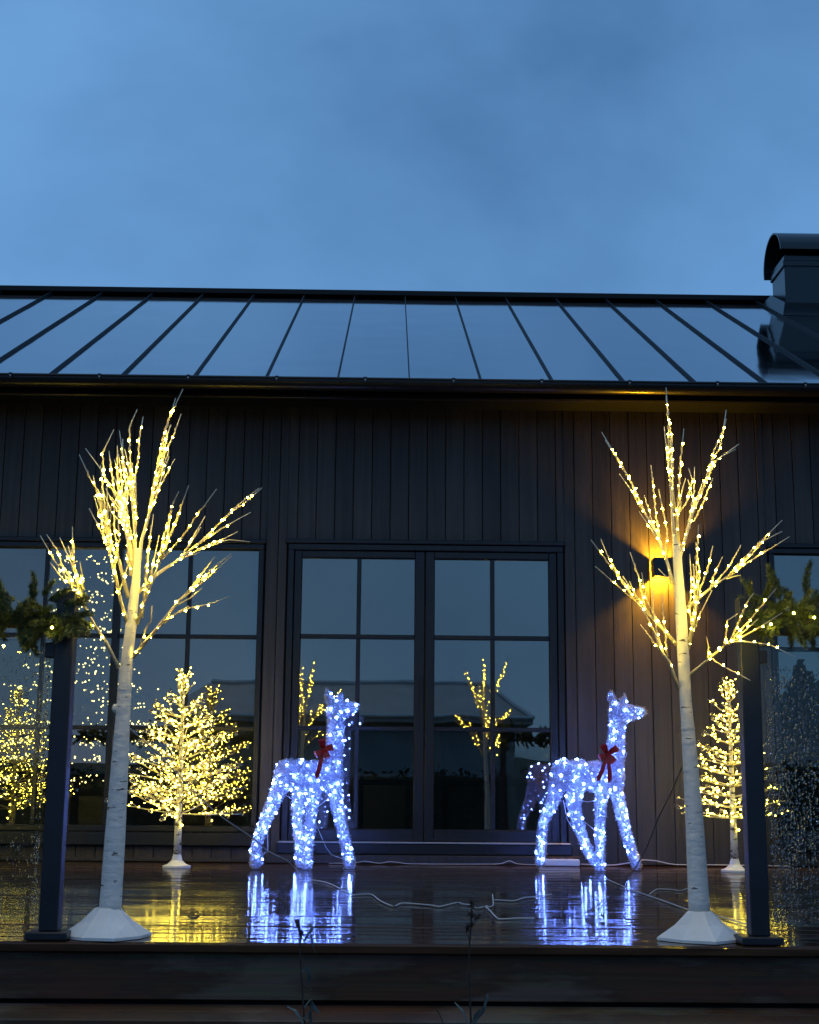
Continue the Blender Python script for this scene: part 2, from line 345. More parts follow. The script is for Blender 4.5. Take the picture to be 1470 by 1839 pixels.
MB().bbox(DX0, DX1, -5.70, -5.37, -.44, -.405, .004).build('step_tread', M['fascia'], deck)
MB().bbox(DX0, DX1, -5.66, -5.635, GZ-.03, -.442, .003).build('step_riser', M['fascia'], deck)

# ------------------------------------------------------------------ the house
HX0, HX1 = -6.2, 6.4
house = empty('house', (0, 0, 0), 'dark plank-clad house with black standing seam roof and gridded windows', 'house')
# openings (x0, x1, z0, z1)
WL = (-2.93, -0.885, 0.20, 2.185)
DR = (-0.715, 1.225, 0.062, 2.190)
WR = (2.685, 4.75, 0.20, 2.195)
OPEN = [WL, DR, WR]
WT = 3.215
back = MB()
xsw = [HX0, WL[0], WL[1], DR[0], DR[1], WR[0], WR[1], HX1]
for i in range(0, 8, 2): back.box(xsw[i], xsw[i+1], .012, .16, -.04, WT)
for o_ in OPEN:
    back.box(o_[0], o_[1], .012, .16, o_[3], WT)
    if o_[2] > .1: back.box(o_[0], o_[1], .012, .16, -.04, o_[2]-.03)
back.build('wall', M['backing'], house)
# vertical cladding boards, each its own
BP = 0.1312; bx0 = 1.311
k0 = int(math.floor((HX0 - bx0)/BP)); k1 = int(math.ceil((HX1 - bx0)/BP))
def boards_at(x0, x1):
    zs = [(0.006, WT)]
    for o_ in OPEN:
        mx0, mx1 = o_[0]-.012, o_[1]+.012
        if x1 > mx0 and x0 < mx1: zs = [(o_[3]+.034, WT)] + ([(0.006, o_[2]-.095)] if o_[2] > .1 else [])
    return zs
for k in range(k0, k1):
    xa, xb = bx0 + k*BP + .0022, bx0 + (k+1)*BP - .0022
    segs = [(xa, xb)]
    for o_ in OPEN:                    # a board beside an opening is ripped down to the casing
        c0, c1 = o_[0]-.012, o_[1]+.012
        ns = []
        for a, b in segs:
            if a < c0 < b: ns += [(a, c0), (c0, b)]
            elif a < c1 < b: ns += [(a, c1), (c1, b)]
            else: ns.append((a, b))
        segs = ns
    for a, b in segs:
        if b-a < .012: continue
        for z0, z1 in boards_at(a+.001, b-.001):
            d = random.uniform(-.0015, .0015)
            MB().bbox(a, b, -.012+d, .010, z0, z1, .0025).build('wall_board', M['board'], house)
MB().bbox(HX0, DR[0]-.14, -.030, -.014, .004, .026, .003).build('base_rail', M['trim'], house)
MB().bbox(DR[0]-.13, DR[1]+.09, -.085, -.003, .002, .058, .004).build('door_step', M['trim'], house)

def muntin_window(o_, sashes, rows, sill=True, name='window'):
    x0, x1, z0, z1 = o_
    fr = MB(); fw = .038
    fr.bbox(x0, x1, -.022, .09, z1-fw, z1, .004); fr.bbox(x0, x1, -.022, .09, z0, z0+fw, .004)
    fr.bbox(x0, x0+fw, -.0215, .088, z0+fw, z1-fw, .004); fr.bbox(x1-fw, x1, -.0215, .088, z0+fw, z1-fw, .004)
    ix0, ix1 = x0+fw, x1-fw; sw = (ix1-ix0)/sashes
    for i in range(1, sashes): fr.bbox(ix0+i*sw-.022, ix0+i*sw+.022, -.019, .08, z0+fw, z1-fw, .004)
    win = fr.build(name, M['frame'], house)
    MB().bbox(x0-.012, x1+.012, -.034, .0, z1+.004, z1+.032, .003).build('drip_cap', M['frame'], win)
    if sill: MB().bbox(x0-.02, x1+.02, -.075, .01, z0-.090, z0-.004, .005).build('window_sill', M['frame'], win)
    for i in range(sashes):
        a = ix0+i*sw+(.022 if i else 0); b = ix0+(i+1)*sw-(.022 if i < sashes-1 else 0); mid = (a+b)/2
        zb = [z0+fw] + rows + [z1-fw]
        MB().bbox(mid-.014, mid+.014, .004, .052, z0+fw, z1-fw, .003).build('muntin', M['frame'], win)
        for r_ in rows: MB().bbox(a, b, .002, .05, r_-.014, r_+.014, .003).build('muntin', M['frame'], win)
        for q in range(len(zb)-1):
            for (p0, p1) in ((a, mid), (mid, b)):
                MB().box(p0+.003, p1-.003, .024, .030, zb[q]+.003, zb[q+1]-.003).build('pane', M['glass'], win)
    return win
muntin_window(WL, 2, [.895, 1.53])
muntin_window(WR, 2, [.80, 1.482])

# double door
x0, x1, z0, z1 = DR; fw = .042
f = MB(); f.bbox(x0, x1, -.028, .10, z1-fw, z1, .004); f.bbox(x0, x0+fw, -.0275, .098, z0, z1-fw, .004); f.bbox(x1-fw, x1, -.0275, .098, z0, z1-fw, .004)
dfr = f.build('door_frame', M['frame'], house)
MB().bbox(x0-.02, x1+.02, -.040, .0, z1+.004, z1+.034, .003).build('drip_cap', M['frame'], dfr)
th = MB().bbox(x0-.03, x1+.03, -.060, .10, z0+.001, z0+.072, .004).build('threshold', M['frame'], house)
MB().bbox(x0-.02, x1+.02, -.068, -.004, z0+.074, z0+.083, .002).build('threshold_strip', M['alu'], th)
for s_, (a, b, ga, gm, gb) in enumerate(((x0+fw+.004, .248, -.618, -.214, .180), (.254, x1-fw-.004, .318, .726, 1.124))):
    l_ = MB(); zt, zb_ = z1-fw-.004, z0+.086
    l_.bbox(a, ga, -.012, .06, zb_, zt, .004); l_.bbox(gb, b, -.0122, .06, zb_, zt, .004)
    l_.bbox(ga, gb, -.0118, .058, zt-.048, zt, .004); l_.bbox(ga, gb, -.0118, .058, zb_, .228, .004)
    leaf = l_.build('door_leaf', M['frame'], house)
    MB().bbox(gm-.015, gm+.015, .004, .05, .228, zt-.048, .003).build('muntin', M['frame'], leaf)
    zz = [.228, .905, 1.540, zt-.048]
    for q in zz[1:3]: MB().bbox(ga, gb, .002, .048, q-.015, q+.015, .003).build('muntin', M['frame'], leaf)
    for q in range(3):
        for (p0, p1) in ((ga, gm), (gm, gb)):
            MB().box(p0+.003, p1-.003, .024, .030, zz[q]+.003, zz[q+1]-.003).build('pane', M['glass'], leaf)
    if s_ == 0: 
        hb = MB().bbox(.224, .238, -.058, -.046, .88, 1.26, .004); hb.bbox(.226, .236, -.050, -.010, .90, .92, .002); hb.bbox(.226, .236, -.050, -.010, 1.22, 1.24, .002)
        hb.build('door_handle', M['frame'], leaf)

# eaves, gutter, roof
EY, EZ, RY, RZ = -.50, 3.247, 3.45, 5.30
SL = (RZ-EZ)/(RY-EY); sa = math.atan(SL); SLEN = math.hypot(RZ-EZ, RY-EY)
MB().bbox(HX0-.3, HX1+.3, -.46, .02, 3.19, 3.214, .003).build('soffit', M['eave'], house)
MB().bbox(HX0-.3, HX1+.3, -.485, -.462, 3.135, 3.232, .004).build('fascia', M['eave'], house)
MB().bbox(HX0-.3, HX1+.3, -.462, -.43, 3.132, 3.146, .003).build('drip_rail', M['gutter'], house)
gp = [(-.49, 3.232)] + [(-.55 + .058*math.cos(t), 3.222 + .062*math.sin(t)) for t in np.linspace(0, -math.pi, 13)] + [(-.608, 3.232), (-.614, 3.238), (-.618, 3.230), (-.612, 3.222)]
gu = MB(); vs = [(x, y, z) for x in (HX0-.3, HX1+.3) for y, z in gp]; k = len(gp)
gut = gu.add(vs, [(i, i+1, k+i+1, k+i) for i in range(k-1)]).build('gutter', M['gutter'], house, smooth=True)
for i in range(-9, 11):
    xg = .42 + i*.60
    MB().bbox(xg-.012, xg+.012, -.625, -.49, 3.232, 3.240, .002).bbox(xg-.010, xg+.010, -.624, -.618, 3.20, 3.234, .002).build('gutter_bracket', M['gutter'], gut)
    MB().blob((xg, -.626, 3.218), .006, 1).build('rivet', M['alu'], gut)
roof = MB()
roof.add([(HX0-.3, EY, EZ-.02), (HX1+.3, EY, EZ-.02), (HX1+.3, RY, RZ-.02), (HX0-.3, RY, RZ-.02), (HX1+.3, 2*RY-EY, EZ-.02), (HX0-.3, 2*RY-EY, EZ-.02),
          (HX0-.3, EY, EZ-.06), (HX1+.3, EY, EZ-.06), (HX1+.3, 2*RY-EY, EZ-.06), (HX0-.3, 2*RY-EY, EZ-.06)],
         [(0,1,2,3), (3,2,4,5), (0,6,7,1), (5,4,8,9), (6,9,8,7), (1,7,8,4,2), (0,3,5,9,6)])
roof = roof.build('roof', M['seam'], house)
SP = .494
def slope_slab(xa, xb, s0, s1, h0, h1):    # slab on the front slope: along-slope s, height h off the roof
    mb = MB(); vs = []
    for hh in (h0, h1):
        for s_, x in ((s0, xa), (s0, xb), (s1, xb), (s1, xa)):
            vs.append((x, EY + s_*math.cos(sa) - hh*math.sin(sa), EZ + s_*math.sin(sa) + hh*math.cos(sa)))
    return mb.add(vs, [(3,2,1,0), (4,5,6,7), (0,1,5,4), (1,2,6,5), (2,3,7,6), (3,0,4,7)])
ks = range(int((HX0-.3-.122)//SP)+1, int((HX1+.3-.122)//SP)+1)
for k in ks:
    xs_ = .122 + k*SP
    slope_slab(xs_+.004, xs_+SP-.004, -.035, SLEN-.02, -.016+random.uniform(-.001,.001), .003).build('roof_panel', M['roof'], roof)
    slope_slab(xs_-.0035, xs_+.0035, -.03, SLEN-.03, .0035, .024).build('seam', M['seam'], roof)
rc = MB().add([(HX0-.32, RY-.13, RZ-.035), (HX1+.32, RY-.13, RZ-.035), (HX1+.32, RY-.13, RZ+.012), (HX0-.32, RY-.13, RZ+.012), (HX0-.32, RY, RZ+.062), (HX1+.32, RY, RZ+.062),
               (HX1+.32, RY+.13, RZ+.012), (HX0-.32, RY+.13, RZ+.012)], [(0,1,2,3), (3,2,5,4), (4,5,6,7)])
rc.build('ridge_cap', M['seam'], roof)
# chimney
ch = MB().bbox(3.70, 4.75, 2.71, 3.15, 4.70, 5.50, .012).build('chimney', M['chimney'], house)
MB().bbox(3.685, 4.765, 2.695, 3.165, 5.38, 5.44, .008).build('chimney_band', M['chimney'], ch)
cp = MB(); prof = [(2.93 + .31*math.cos(t), 5.49 + .29*math.sin(t)) for t in np.linspace(-.18, math.pi-.12, 25)]
prin = [(2.93 + .295*math.cos(t), 5.49 + .275*math.sin(t)) for t in np.linspace(-.18, math.pi-.12, 25)]
vs = [(x, y, z) for x in (3.645, 4.85) for pr in (prof, prin) for y, z in pr]; fs = []
for i in range(24):
    fs += [(i, i+1, 50+i+1, 50+i), (25+i+1, 25+i, 75+i, 75+i+1), (i+1, i, 25+i, 25+i+1), (50+i, 50+i+1, 75+i+1, 75+i)]
fs += [(0, 50, 75, 25), (24, 49, 99, 74)]
cp.add(vs, fs).build('chimney_cap', M['chimney'], ch, smooth=False)
fl = MB(); fl.add([(3.62, 2.56, EZ+SL*(2.56-EY)+.006), (4.83, 2.56, EZ+SL*(2.56-EY)+.006), (4.765, 2.70, EZ+SL*(2.70-EY)+.11), (3.685, 2.70, EZ+SL*(2.70-EY)+.11),
                   (3.62, 3.22, EZ+SL*(3.22-EY)+.006), (3.685, 3.16, EZ+SL*(3.16-EY)+.11)], [(0,1,2,3), (4,0,3,5)])
fl.build('flashing', M['chimney'], ch)

# room behind the glass
MB().box(HX0, HX1, .17, 4.4, -.02, .10).build('interior_floor', M['ifloor'], house)
MB().box(HX0, HX1, 4.2, 4.35, .102, 2.80).build('interior_wall', M['plaster'], house)
MB().box(-.98, -.88, .175, 3.0, .102, 2.80).build('interior_wall', M['plaster'], house)
MB().box(1.75, 1.85, .175, 4.19, .102, 2.80).build('interior_wall', M['plaster'], house)
MB().box(HX0-.1, HX0, .17, 4.4, .0, 2.80).build('interior_wall', M['plaster'], house)
MB().box(HX1, HX1+.1, .17, 4.4, .0, 2.80).build('interior_wall', M['plaster'], house)
MB().box(HX0, HX1, .17, 4.4, 2.805, 2.9).build('interior_ceiling', M['plaster'], house)

# wall lamp: an open-ended box with one bulb inside that throws light up and down
LX, LZ = 1.905, 2.034
lamp = empty('wall_lamp', (LX, -.012, LZ), 'black box wall lamp throwing amber light up and down', 'wall lamp')
c = MB(); hw, hh, y0_, y1_ = .060, .066, -.135, -.022
c.box(LX-hw, LX+hw, y0_, y0_+.004, LZ-hh, LZ+hh); c.box(LX-hw, LX-hw+.004, y0_+.004, y1_-.004, LZ-hh, LZ+hh); c.box(LX+hw-.004, LX+hw, y0_+.004, y1_-.004, LZ-hh, LZ+hh)
c.build('lamp_housing', M['gutter'], lamp)
MB().bbox(LX-hw+.006, LX+hw-.006, -.021, -.0135, LZ-.055, LZ+.055, .002).build('back_plate', M['gutter'], lamp)
MB().bbox(LX-.008, LX+.008, -.080, -.0215, LZ-.006, LZ+.006, .002).build('bulb_holder', M['gutter'], lamp)
pl = bpy.data.lights.new('lamp_bulb', 'POINT'); po = bpy.data.objects.new('lamp_bulb', pl); COL.objects.link(po); po.parent = lamp
po.location = (0, -.078, 0.022); pl.energy = 46; pl.shadow_soft_size = .010; pl.color = (1.0, .47, .015)
pl2 = bpy.data.lights.new('lamp_bulb', 'POINT'); po2 = bpy.data.objects.new('lamp_bulb', pl2); COL.objects.link(po2); po2.parent = lamp
po2.location = (0, -.078, -.022); pl2.energy = 46; pl2.shadow_soft_size = .010; pl2.color = (1.0, .47, .015)

# ------------------------------------------------------------------ railing
RYP = -5.075
def post(xc, label):
    r_ = empty('railing_post', (xc, RYP, 0), label, 'post')
    MB().bbox(xc-.031, xc+.031, RYP-.031, RYP+.031, .028, 1.13, .003).build('post_shaft', M['post'], r_)
    MB().bbox(xc-.068, xc+.068, RYP-.058, RYP+.062, .001, .027, .004).build('base_plate', M['post'], r_)
    sgn = -1 if xc < 0 else 1
    for z in (.93,):
        MB().bbox(xc+sgn*.032, xc+sgn*.062, RYP-.014, RYP+.014, z-.022, z+.022, .003).build('glass_clamp', M['post'], r_)
    return r_
post(-1.083, 'slim black steel railing post beside the birch with dense crown')
post(1.212, 'slim black steel railing post beside the birch next to wall lamp')
def rail(xa, xb, label):
    MBx = MB().bbox(xa, xb, RYP-.024, RYP+.024, 1.005, 1.035, .005).build('handrail', M['post'], None, loc=((xa+xb)/2, RYP, 1.0))
    tag(MBx, label, 'handrail')
rail(-4.0, -1.117, 'black handrail wrapped in pine garland, by the dense birch')
rail(1.246, 4.0, 'black handrail wrapped in pine garland, on the wall lamp side')
def glass_panel(xa, xb, label, drops):
    p = MB().bbox(xa, xb, RYP-.005, RYP+.005, .055, .965, .001).build('glass_panel', M['rglass'], None, loc=((xa+xb)/2, RYP, .06))
    tag(p, label, 'glass panel')
    d = MB()
    for (x, z, r_, st) in drops: d.blob((x, RYP-.0050, z), r_, 2, (1, .36, st))
    tag(d.build('raindrops', M['drop'], p, smooth=True), kind='stuff')
dr = []
for _ in range(4600):
    x = 1.262 + abs(rng.normal(0, .17)); z = rng.uniform(.062, .90)
    if rng.random() < .6: x = round(x/.011)*.011 + rng.normal(0, .0012)      # runs of drops down the pane
    if x < 1.256 or x > 1.85 or rng.random() < (z-.62)*2.2: continue
    dr.append((x, z, float(np.clip(rng.lognormal(-6.18, .45), .0009, .0050)), rng.uniform(.9, 1.7)))
for i in range(60): dr.append((1.262 + i*.010 + rng.uniform(-.002,.002), .060, rng.uniform(.002,.0032), 1.0))
glass_panel(1.250, 2.75, 'rain-speckled glass railing panel on the wall lamp side', dr)
dl = []
for _ in range(1300):
    x = -1.130 - abs(rng.normal(0, .012)) if rng.random() < .35 else -1.125 - abs(rng.normal(0, .13)); z = rng.uniform(.07, .93)
    if .33 < z < .55 and rng.random() < .75: continue
    dl.append((x, z, float(np.clip(rng.lognormal(-6.4, .35), .0009, .0032)), rng.uniform(1., 3.4)))
glass_panel(-2.62, -1.122, 'rain-streaked glass railing panel beside the dense birch', dl)

# ------------------------------------------------------------------ pine garlands
def sprig_mesh(name, L_, nn, seed, m, nl=.030, bend=.25):
    r = np.random.default_rng(seed); mb = MB(); pts = []
    ax, ay = r.uniform(-bend, bend, 2)
    for i in range(7):
        t = i/6; pts.append(Vector((ax*t*t*L_, ay*t*t*L_, t*L_)))
    mb.tube(pts, [.0028*(1-.6*i/6) for i in range(7)], 5)
    for i in range(nn):
        t = r.uniform(.05, 1.0); q = t*6; j = min(int(q), 5); p = pts[j].lerp(pts[j+1], q-j); tg = (pts[j+1]-pts[j]).normalized()
        a = r.uniform(0, 2*math.pi); e = r.uniform(.45, 1.15) if t < .93 else r.uniform(.1, .9)
        s1 = tg.orthogonal().normalized(); s2 = tg.cross(s1); ra = s1*math.cos(a)+s2*math.sin(a)
        d = (tg*math.cos(e) + ra*math.sin(e)).normalized(); l_ = nl*r.uniform(.7, 1.15)*(1-.25*t); s_ = d.cross(Vector(r.normal(size=3))).normalized()*.0010
        e_ = p + d*l_ + ra*(-.003); mid = p + d*l_*.55
        mb.add([p-s_, p+s_, mid+s_, mid-s_, e_], [(0,1,2,3), (3,2,4)])
    return mb.mesh(name, m)
SPR = [sprig_mesh('sprig', .080+.007*i, 430, 50+i, M['needle'], .033, .45) for i in range(6)]
def garland(xa, xb, zc, explicit, label, seed, bulbs):
    r = np.random.default_rng(seed)
    ga = empty('pine_garland', ((xa+xb)/2, RYP, zc), label, 'garland', )
    n = int((xb-xa)/.05); pts = [Vector((xa+(xb-xa)*i/n, RYP-.03+.012*math.sin(i*1.3), zc+.012*math.sin(i*.9))) for i in range(n+1)]
    MB().tube(pts, .006, 6).build('garland_stem', M['stem'], ga)
    def put(b, d, sc):
        o = inst('sprig', SPR[int(r.integers(6))], b, ga); o.rotation_mode = 'QUATERNION'
        o.rotation_quaternion = Vector(d).to_track_quat('Z', 'Y'); o.scale = (sc,)*3
    for b, t, sc in explicit: put(b, (t-b), sc)
    for p in pts:
        for q in range(8):
            a = r.uniform(0, 2*math.pi); d = Vector((r.uniform(-.9, .9), math.cos(a), math.sin(a)*.9-.25))
            put(p + Vector((r.uniform(-.02,.02), 0, 0)), d, r.uniform(.75, 1.1))
    lb = MB()
    for b in bulbs: lb.blob(b, .0042, 1)
    tag(lb.build('led_bulb', M['warm'], ga), kind='stuff')
    return ga
def sp(bx, by, tx, ty, dy=0.0, sc=1.0): return (at(bx, by, RYP-.03), at(tx, ty, RYP-.03+dy), sc)
exL = [sp(60,1075,68,1032,-.01,.75), sp(60,1085,50,1035,.02,.7), sp(110,1085,170,1068,-.05,.8), sp(120,1075,160,1055,.02,.7), sp(130,1110,165,1090,-.04,.7), sp(125,1110,150,1150,-.05,.85),
       sp(110,1110,138,1160,-.05,.9), sp(100,1100,130,1150,-.08,.8), sp(60,1110,100,1095,-.09,.9), sp(70,1130,40,1170,-.03,.9), sp(40,1120,20,1170,-.04,.9), sp(90,1100,110,1140,-.1,.9),
       sp(20,1080,-5,1060,0,.9), sp(85,1080,120,1060,-.02,.8), sp(50,1130,65,1190,-.02,.9), sp(75,1070,95,1048,-.03,.7), sp(135,1080,170,1075,-.05,.7)]
garland(-3.2, -1.06, 1.035, exL, 'bushy green pine garland on the handrail by the dense birch', 3, [at(93,1127,RYP-.13), at(6,1160,RYP-.1)])
exR = [sp(1402,1080,1383,1022,0,1.0), sp(1400,1075,1396,1028,.03,.9), sp(1452,1075,1435,1030,0,.95), sp(1348,1072,1339,1043,-.01,.62), sp(1352,1085,1346,1050,.01,.6), sp(1360,1090,1350,1130,-.03,.7),
       sp(1372,1100,1372,1165,-.02,.9), sp(1380,1105,1400,1130,-.05,.8), sp(1420,1095,1440,1125,-.05,.9), sp(1365,1080,1390,1060,-.04,.8), sp(1440,1090,1475,1065,-.02,1.), sp(1370,1120,1368,1180,0,.7),
       sp(1395,1090,1365,1075,-.06,.8), sp(1465,1090,1470,1150,-.02,1.0)]
garland(1.20, 3.2, 1.055, exR, 'bushy green pine garland on the handrail on the wall lamp side', 4, [at(1425,1101,RYP-.12), at(1384,1121,RYP-.1), at(1462,1109,RYP-.1)])

# ------------------------------------------------------------------ the two birch light trees
def resample(pts, step):
    out_ = [pts[0]]
    for a, b in zip(pts[:-1], pts[1:]):
        n = max(1, int((b-a).length/step))
        out_ += [a.lerp(b, (i+1)/n) for i in range(n)]
    return out_
def birch(Y0, trunk, base, branches, label, seed, extra):
    r = random.Random(seed)
    bt = empty('birch_light_tree', (at(base[0], base[1]-10, Y0).x, Y0, 0), label, 'light tree')
    pts = [at(px, py, Y0) for px, py, _ in trunk]; rad = [q/537.0 for *_, q in trunk]
    fine = []; fr_ = []
    for i in range(len(pts)-1):
        n = 7
        for j in range(n):
            t = j/n; fine.append(pts[i].lerp(pts[i+1], t)); fr_.append((rad[i]*(1-t)+rad[i+1]*t)*(1+.05*mnoise.noise(Vector((i*3+j*.8, seed, 0)))))
    fine.append(pts[-1]); fr_.append(rad[-1])
    tr = MB().tube(fine, fr_, 16).build('trunk', M['bark'], bt, smooth=True)
    jt = MB()                                     # the joints between the trunk's plug-in lengths
    for py in (extra['joint'],):
        for i in range(len(fine)-1):
            if fine[i].z <= at(extra['jx'], py, Y0).z < fine[i+1].z:
                jt.tube([fine[i]-Vector((0,0,.003)), fine[i]+Vector((0,0,.003))], fr_[i]*1.06, 16)
    jt.build('trunk_joint', M['bark'], tr)
    for kx, ky, kr in extra['knots']: MB().blob(at(kx, ky, Y0-.005), kr, 3, (1, .8, 1.3)).build('knot', M['bark'], tr, smooth=True)
    # moulded foot: a faceted pyramid with a thin rim
    bx, by = at(base[0], base[1], Y0).x, Y0; fo = MB(); ang = extra['rot']; ring0 = []; ring1 = []; ring2 = []; ring3 = []
    for j in range(8):
        a = ang + j*math.pi/4; rr = .150 if j % 2 == 0 else .130
        ring0.append((bx+rr*math.cos(a), by+rr*math.sin(a), .001)); ring1.append((bx+rr*math.cos(a), by+rr*math.sin(a), .010))
        ring2.append((bx+.085*math.cos(a), by+.085*math.sin(a), .052)); ring3.append((bx+.041*math.cos(a), by+.041*math.sin(a), .094))
    vs = ring0+ring1+ring2+ring3; fs = [tuple(range(7,-1,-1)), tuple(range(24,32))]
    for q in range(3):
        for j in range(8): fs.append((q*8+j, q*8+(j+1)%8, q*8+8+(j+1)%8, q*8+8+j))
    fo.add(vs, fs).build('tree_base', M['basecone'], bt)
    bulbs = MB()
    for main, twigs, k in branches:
        p0 = Vector((main[0][0], main[0][1]))
        def dep(q): return Y0 + k*min(1.0, (Vector(q)-p0).length/260.0)*.42
        mp3 = [at(q[0], q[1], dep(q)) for q in main]
        n = len(mp3); B = MB().tube(mp3, [.0074*(1-.62*i/(n-1)) for i in range(n)], 7).build('branch', M['twig'], bt, smooth=True)
        tl = [list(t) for t in twigs]
        for _ in range(extra['more']):             # a few more thin shoots that follow the branch
            i = r.randrange(max(1, n//3), n); a = main[i]; b = main[-1]; c0 = main[max(0, i-1)]
            dx, dy = a[0]-c0[0], a[1]-c0[1]; l_ = math.hypot(dx, dy) or 1; s_ = r.uniform(45, 115)/l_; sw = r.uniform(-.32, .32)
            tl.append([a, (a[0]+dx*s_*.5-dy*s_*sw*.3, a[1]+dy*s_*.5+dx*s_*sw*.3), (a[0]+dx*s_-dy*s_*sw, a[1]+dy*s_+dx*s_*sw)])
        segs = [(mp3, 8, 0)]
        for t in tl:
            kk = r.uniform(-.05, .05); p3 = []
            for i, q in enumerate(t): p3.append(at(q[0], q[1], dep(q) + kk*i/max(1, len(t)-1)))
            m_ = len(p3); MB().tube(p3, [.0029*(1-.45*i/(m_-1)) for i in range(m_)], 5).build('twig', M['twig'], B, smooth=True)
            segs.append((p3, 0, 1))
        for p3, _, tw in segs:
            fine_ = resample(p3, .006); tot = len(fine_); i = r.randrange(3, 9) if not tw else r.randrange(4, 12)
            end = tot - (r.randrange(6, 14) if tw else 1)
            while i < end:
                q = fine_[i] + Vector((r.uniform(-1,1), r.uniform(-1.2,.2), r.uniform(-1,1)))*.0045
                bulbs.blob(q, r.uniform(.0029, .0045), 1); i += r.randrange(*extra['gap'])
            # the fine wire that carries the bulbs, wound round the shoot
            wnd = [q + Vector((math.cos(j*1.1), math.sin(j*1.1), 0))*.0045 for j, q in enumerate(fine_[:max(3, end)])]
            MB().tube(wnd, .0010, 3).build('light_wire', M['twig'], B)
    tag(bulbs.build('led_bulb', M['warm'], bt), kind='stuff')
    return bt
def z1(*a): return [(x/3, 680+y/3) for x, y in a]
def z4(*a): return [(1000+x*.3197, 680+y*.3197) for x, y in a]
LB = [
 (z1((640,1560),(565,1410),(510,1330),(460,1240),(420,1120)), [z1((460,1240),(370,1090),(310,1010),(215,845)), z1((440,1160),(330,1000),(310,930),(250,840)), z1((440,1160),(390,1010),(320,855)), z1((445,1140),(400,1020),(365,900)), z1((450,1140),(440,1060),(430,985)), z1((420,1120),(350,1095),(268,990))], -.35),
 (z1((715,1500),(850,1340),(960,1200),(1040,1120)), [z1((960,1200),(1100,1090),(1250,955)), z1((1000,1165),(1090,1075),(1185,985)), z1((1000,1165),(1085,1050),(1155,960)), z1((960,1215),(1020,1185),(1085,1130)), z1((850,1345),(940,1270),(1020,1235),(1085,1225),(1160,1205),(1230,1175)), z1((740,1480),(790,1330),(812,1310),(818,1225))], -.5),
 (z1((745,1150),(850,1050),(940,990),(1080,880),(1160,800)), [z1((1160,800),(1250,715),(1325,665),(1410,588)), z1((1150,810),(1240,720),(1330,640),(1395,590)), z1((1080,885),(1180,815),(1250,775),(1350,720)), z1((1060,920),(1180,875),(1280,825)), z1((1060,925),(1150,880),(1240,868),(1345,880)), z1((985,950),(1040,850),(1105,740)), z1((985,950),(1030,880),(1080,800))], .3),
 (z1((735,1320),(775,1200),(830,1060),(870,960)), [z1((845,1010),(885,830),(930,670),(962,608)), z1((850,1000),(910,850),(960,730),(1015,575)), z1((870,975),(980,855),(1055,745),(1165,595)), z1((845,1010),(890,860),(930,665)), z1((780,1200),(795,980),(805,880),(825,730)), z1((800,1110),(830,970),(855,845)), z1((765,1290),(780,1080),(812,790))], -.7),
 (z1((750,980),(760,880),(800,740),(822,600),(850,450)), [z1((850,450),(885,290),(915,200),(985,55)), z1((845,460),(890,280),(945,105)), z1((850,520),(890,400),(930,315),(975,190)), z1((830,580),(880,390),(915,255)), z1((822,600),(860,520),(910,390)), z1((815,660),(860,560),(910,420)), z1((800,740),(850,600),(880,480))], .2),
 (z1((690,1180),(640,980),(590,890),(562,760)), [z1((562,760),(530,610),(490,550),(425,408)), z1((570,790),(535,680),(500,520)), z1((580,860),(545,770),(505,630)), z1((590,890),(565,700),(540,465)), z1((610,930),(580,760),(575,580))], -.3),
 (z1((705,1060),(690,880),(650,700),(610,610)), [z1((610,610),(560,530),(550,400),(612,275)), z1((615,620),(600,500),(585,390)), z1((630,650),(640,540),(615,435)), z1((660,740),(680,600),(665,450),(642,280)), z1((650,700),(655,560),(637,405)), z1((665,740),(690,620),(660,470),(660,325)), z1((680,830),(640,700),(600,640))], .45),
 (z1((722,1010),(728,860),(715,700),(705,560)), [z1((705,560),(698,400),(696,258),(738,165)), z1((722,700),(722,560),(745,415),(750,315),(770,205)), z1((715,700),(715,580),(712,455)), z1((728,880),(732,700),(730,520)), z1((725,930),(690,760),(665,565))], .1),
 (z1((690,1330),(650,1200),(615,1020),(590,940)), [z1((590,940),(590,800),(600,670)), z1((600,980),(560,850),(545,770)), z1((615,1020),(640,860),(632,700)), z1((640,1150),(690,1000),(680,850)), z1((650,1200),(600,1000),(570,850))], -.65),
 (z1((735,1060),(700,900),(680,760),(660,640)), [z1((680,760),(640,640),(590,560)), z1((690,820),(660,700),(640,600)), z1((660,640),(690,560),(700,470)), z1((690,820),(600,720),(560,620))], .75),
]
birch(-5.0, [(197,1640,20),(205,1520,18.5),(213,1400,16.5),(220,1290,13.5),(226,1200,11.5),(236,1113,10),(244,1040,8),(248,985,5.5)], (190,1688), LB,
      'white birch light tree with dense crown tangled in the pine garland', 11, dict(joint=1232, jx=222, knots=[(207,1272,.012),(214,1345,.006)], rot=.35, more=2, gap=(7, 13)))
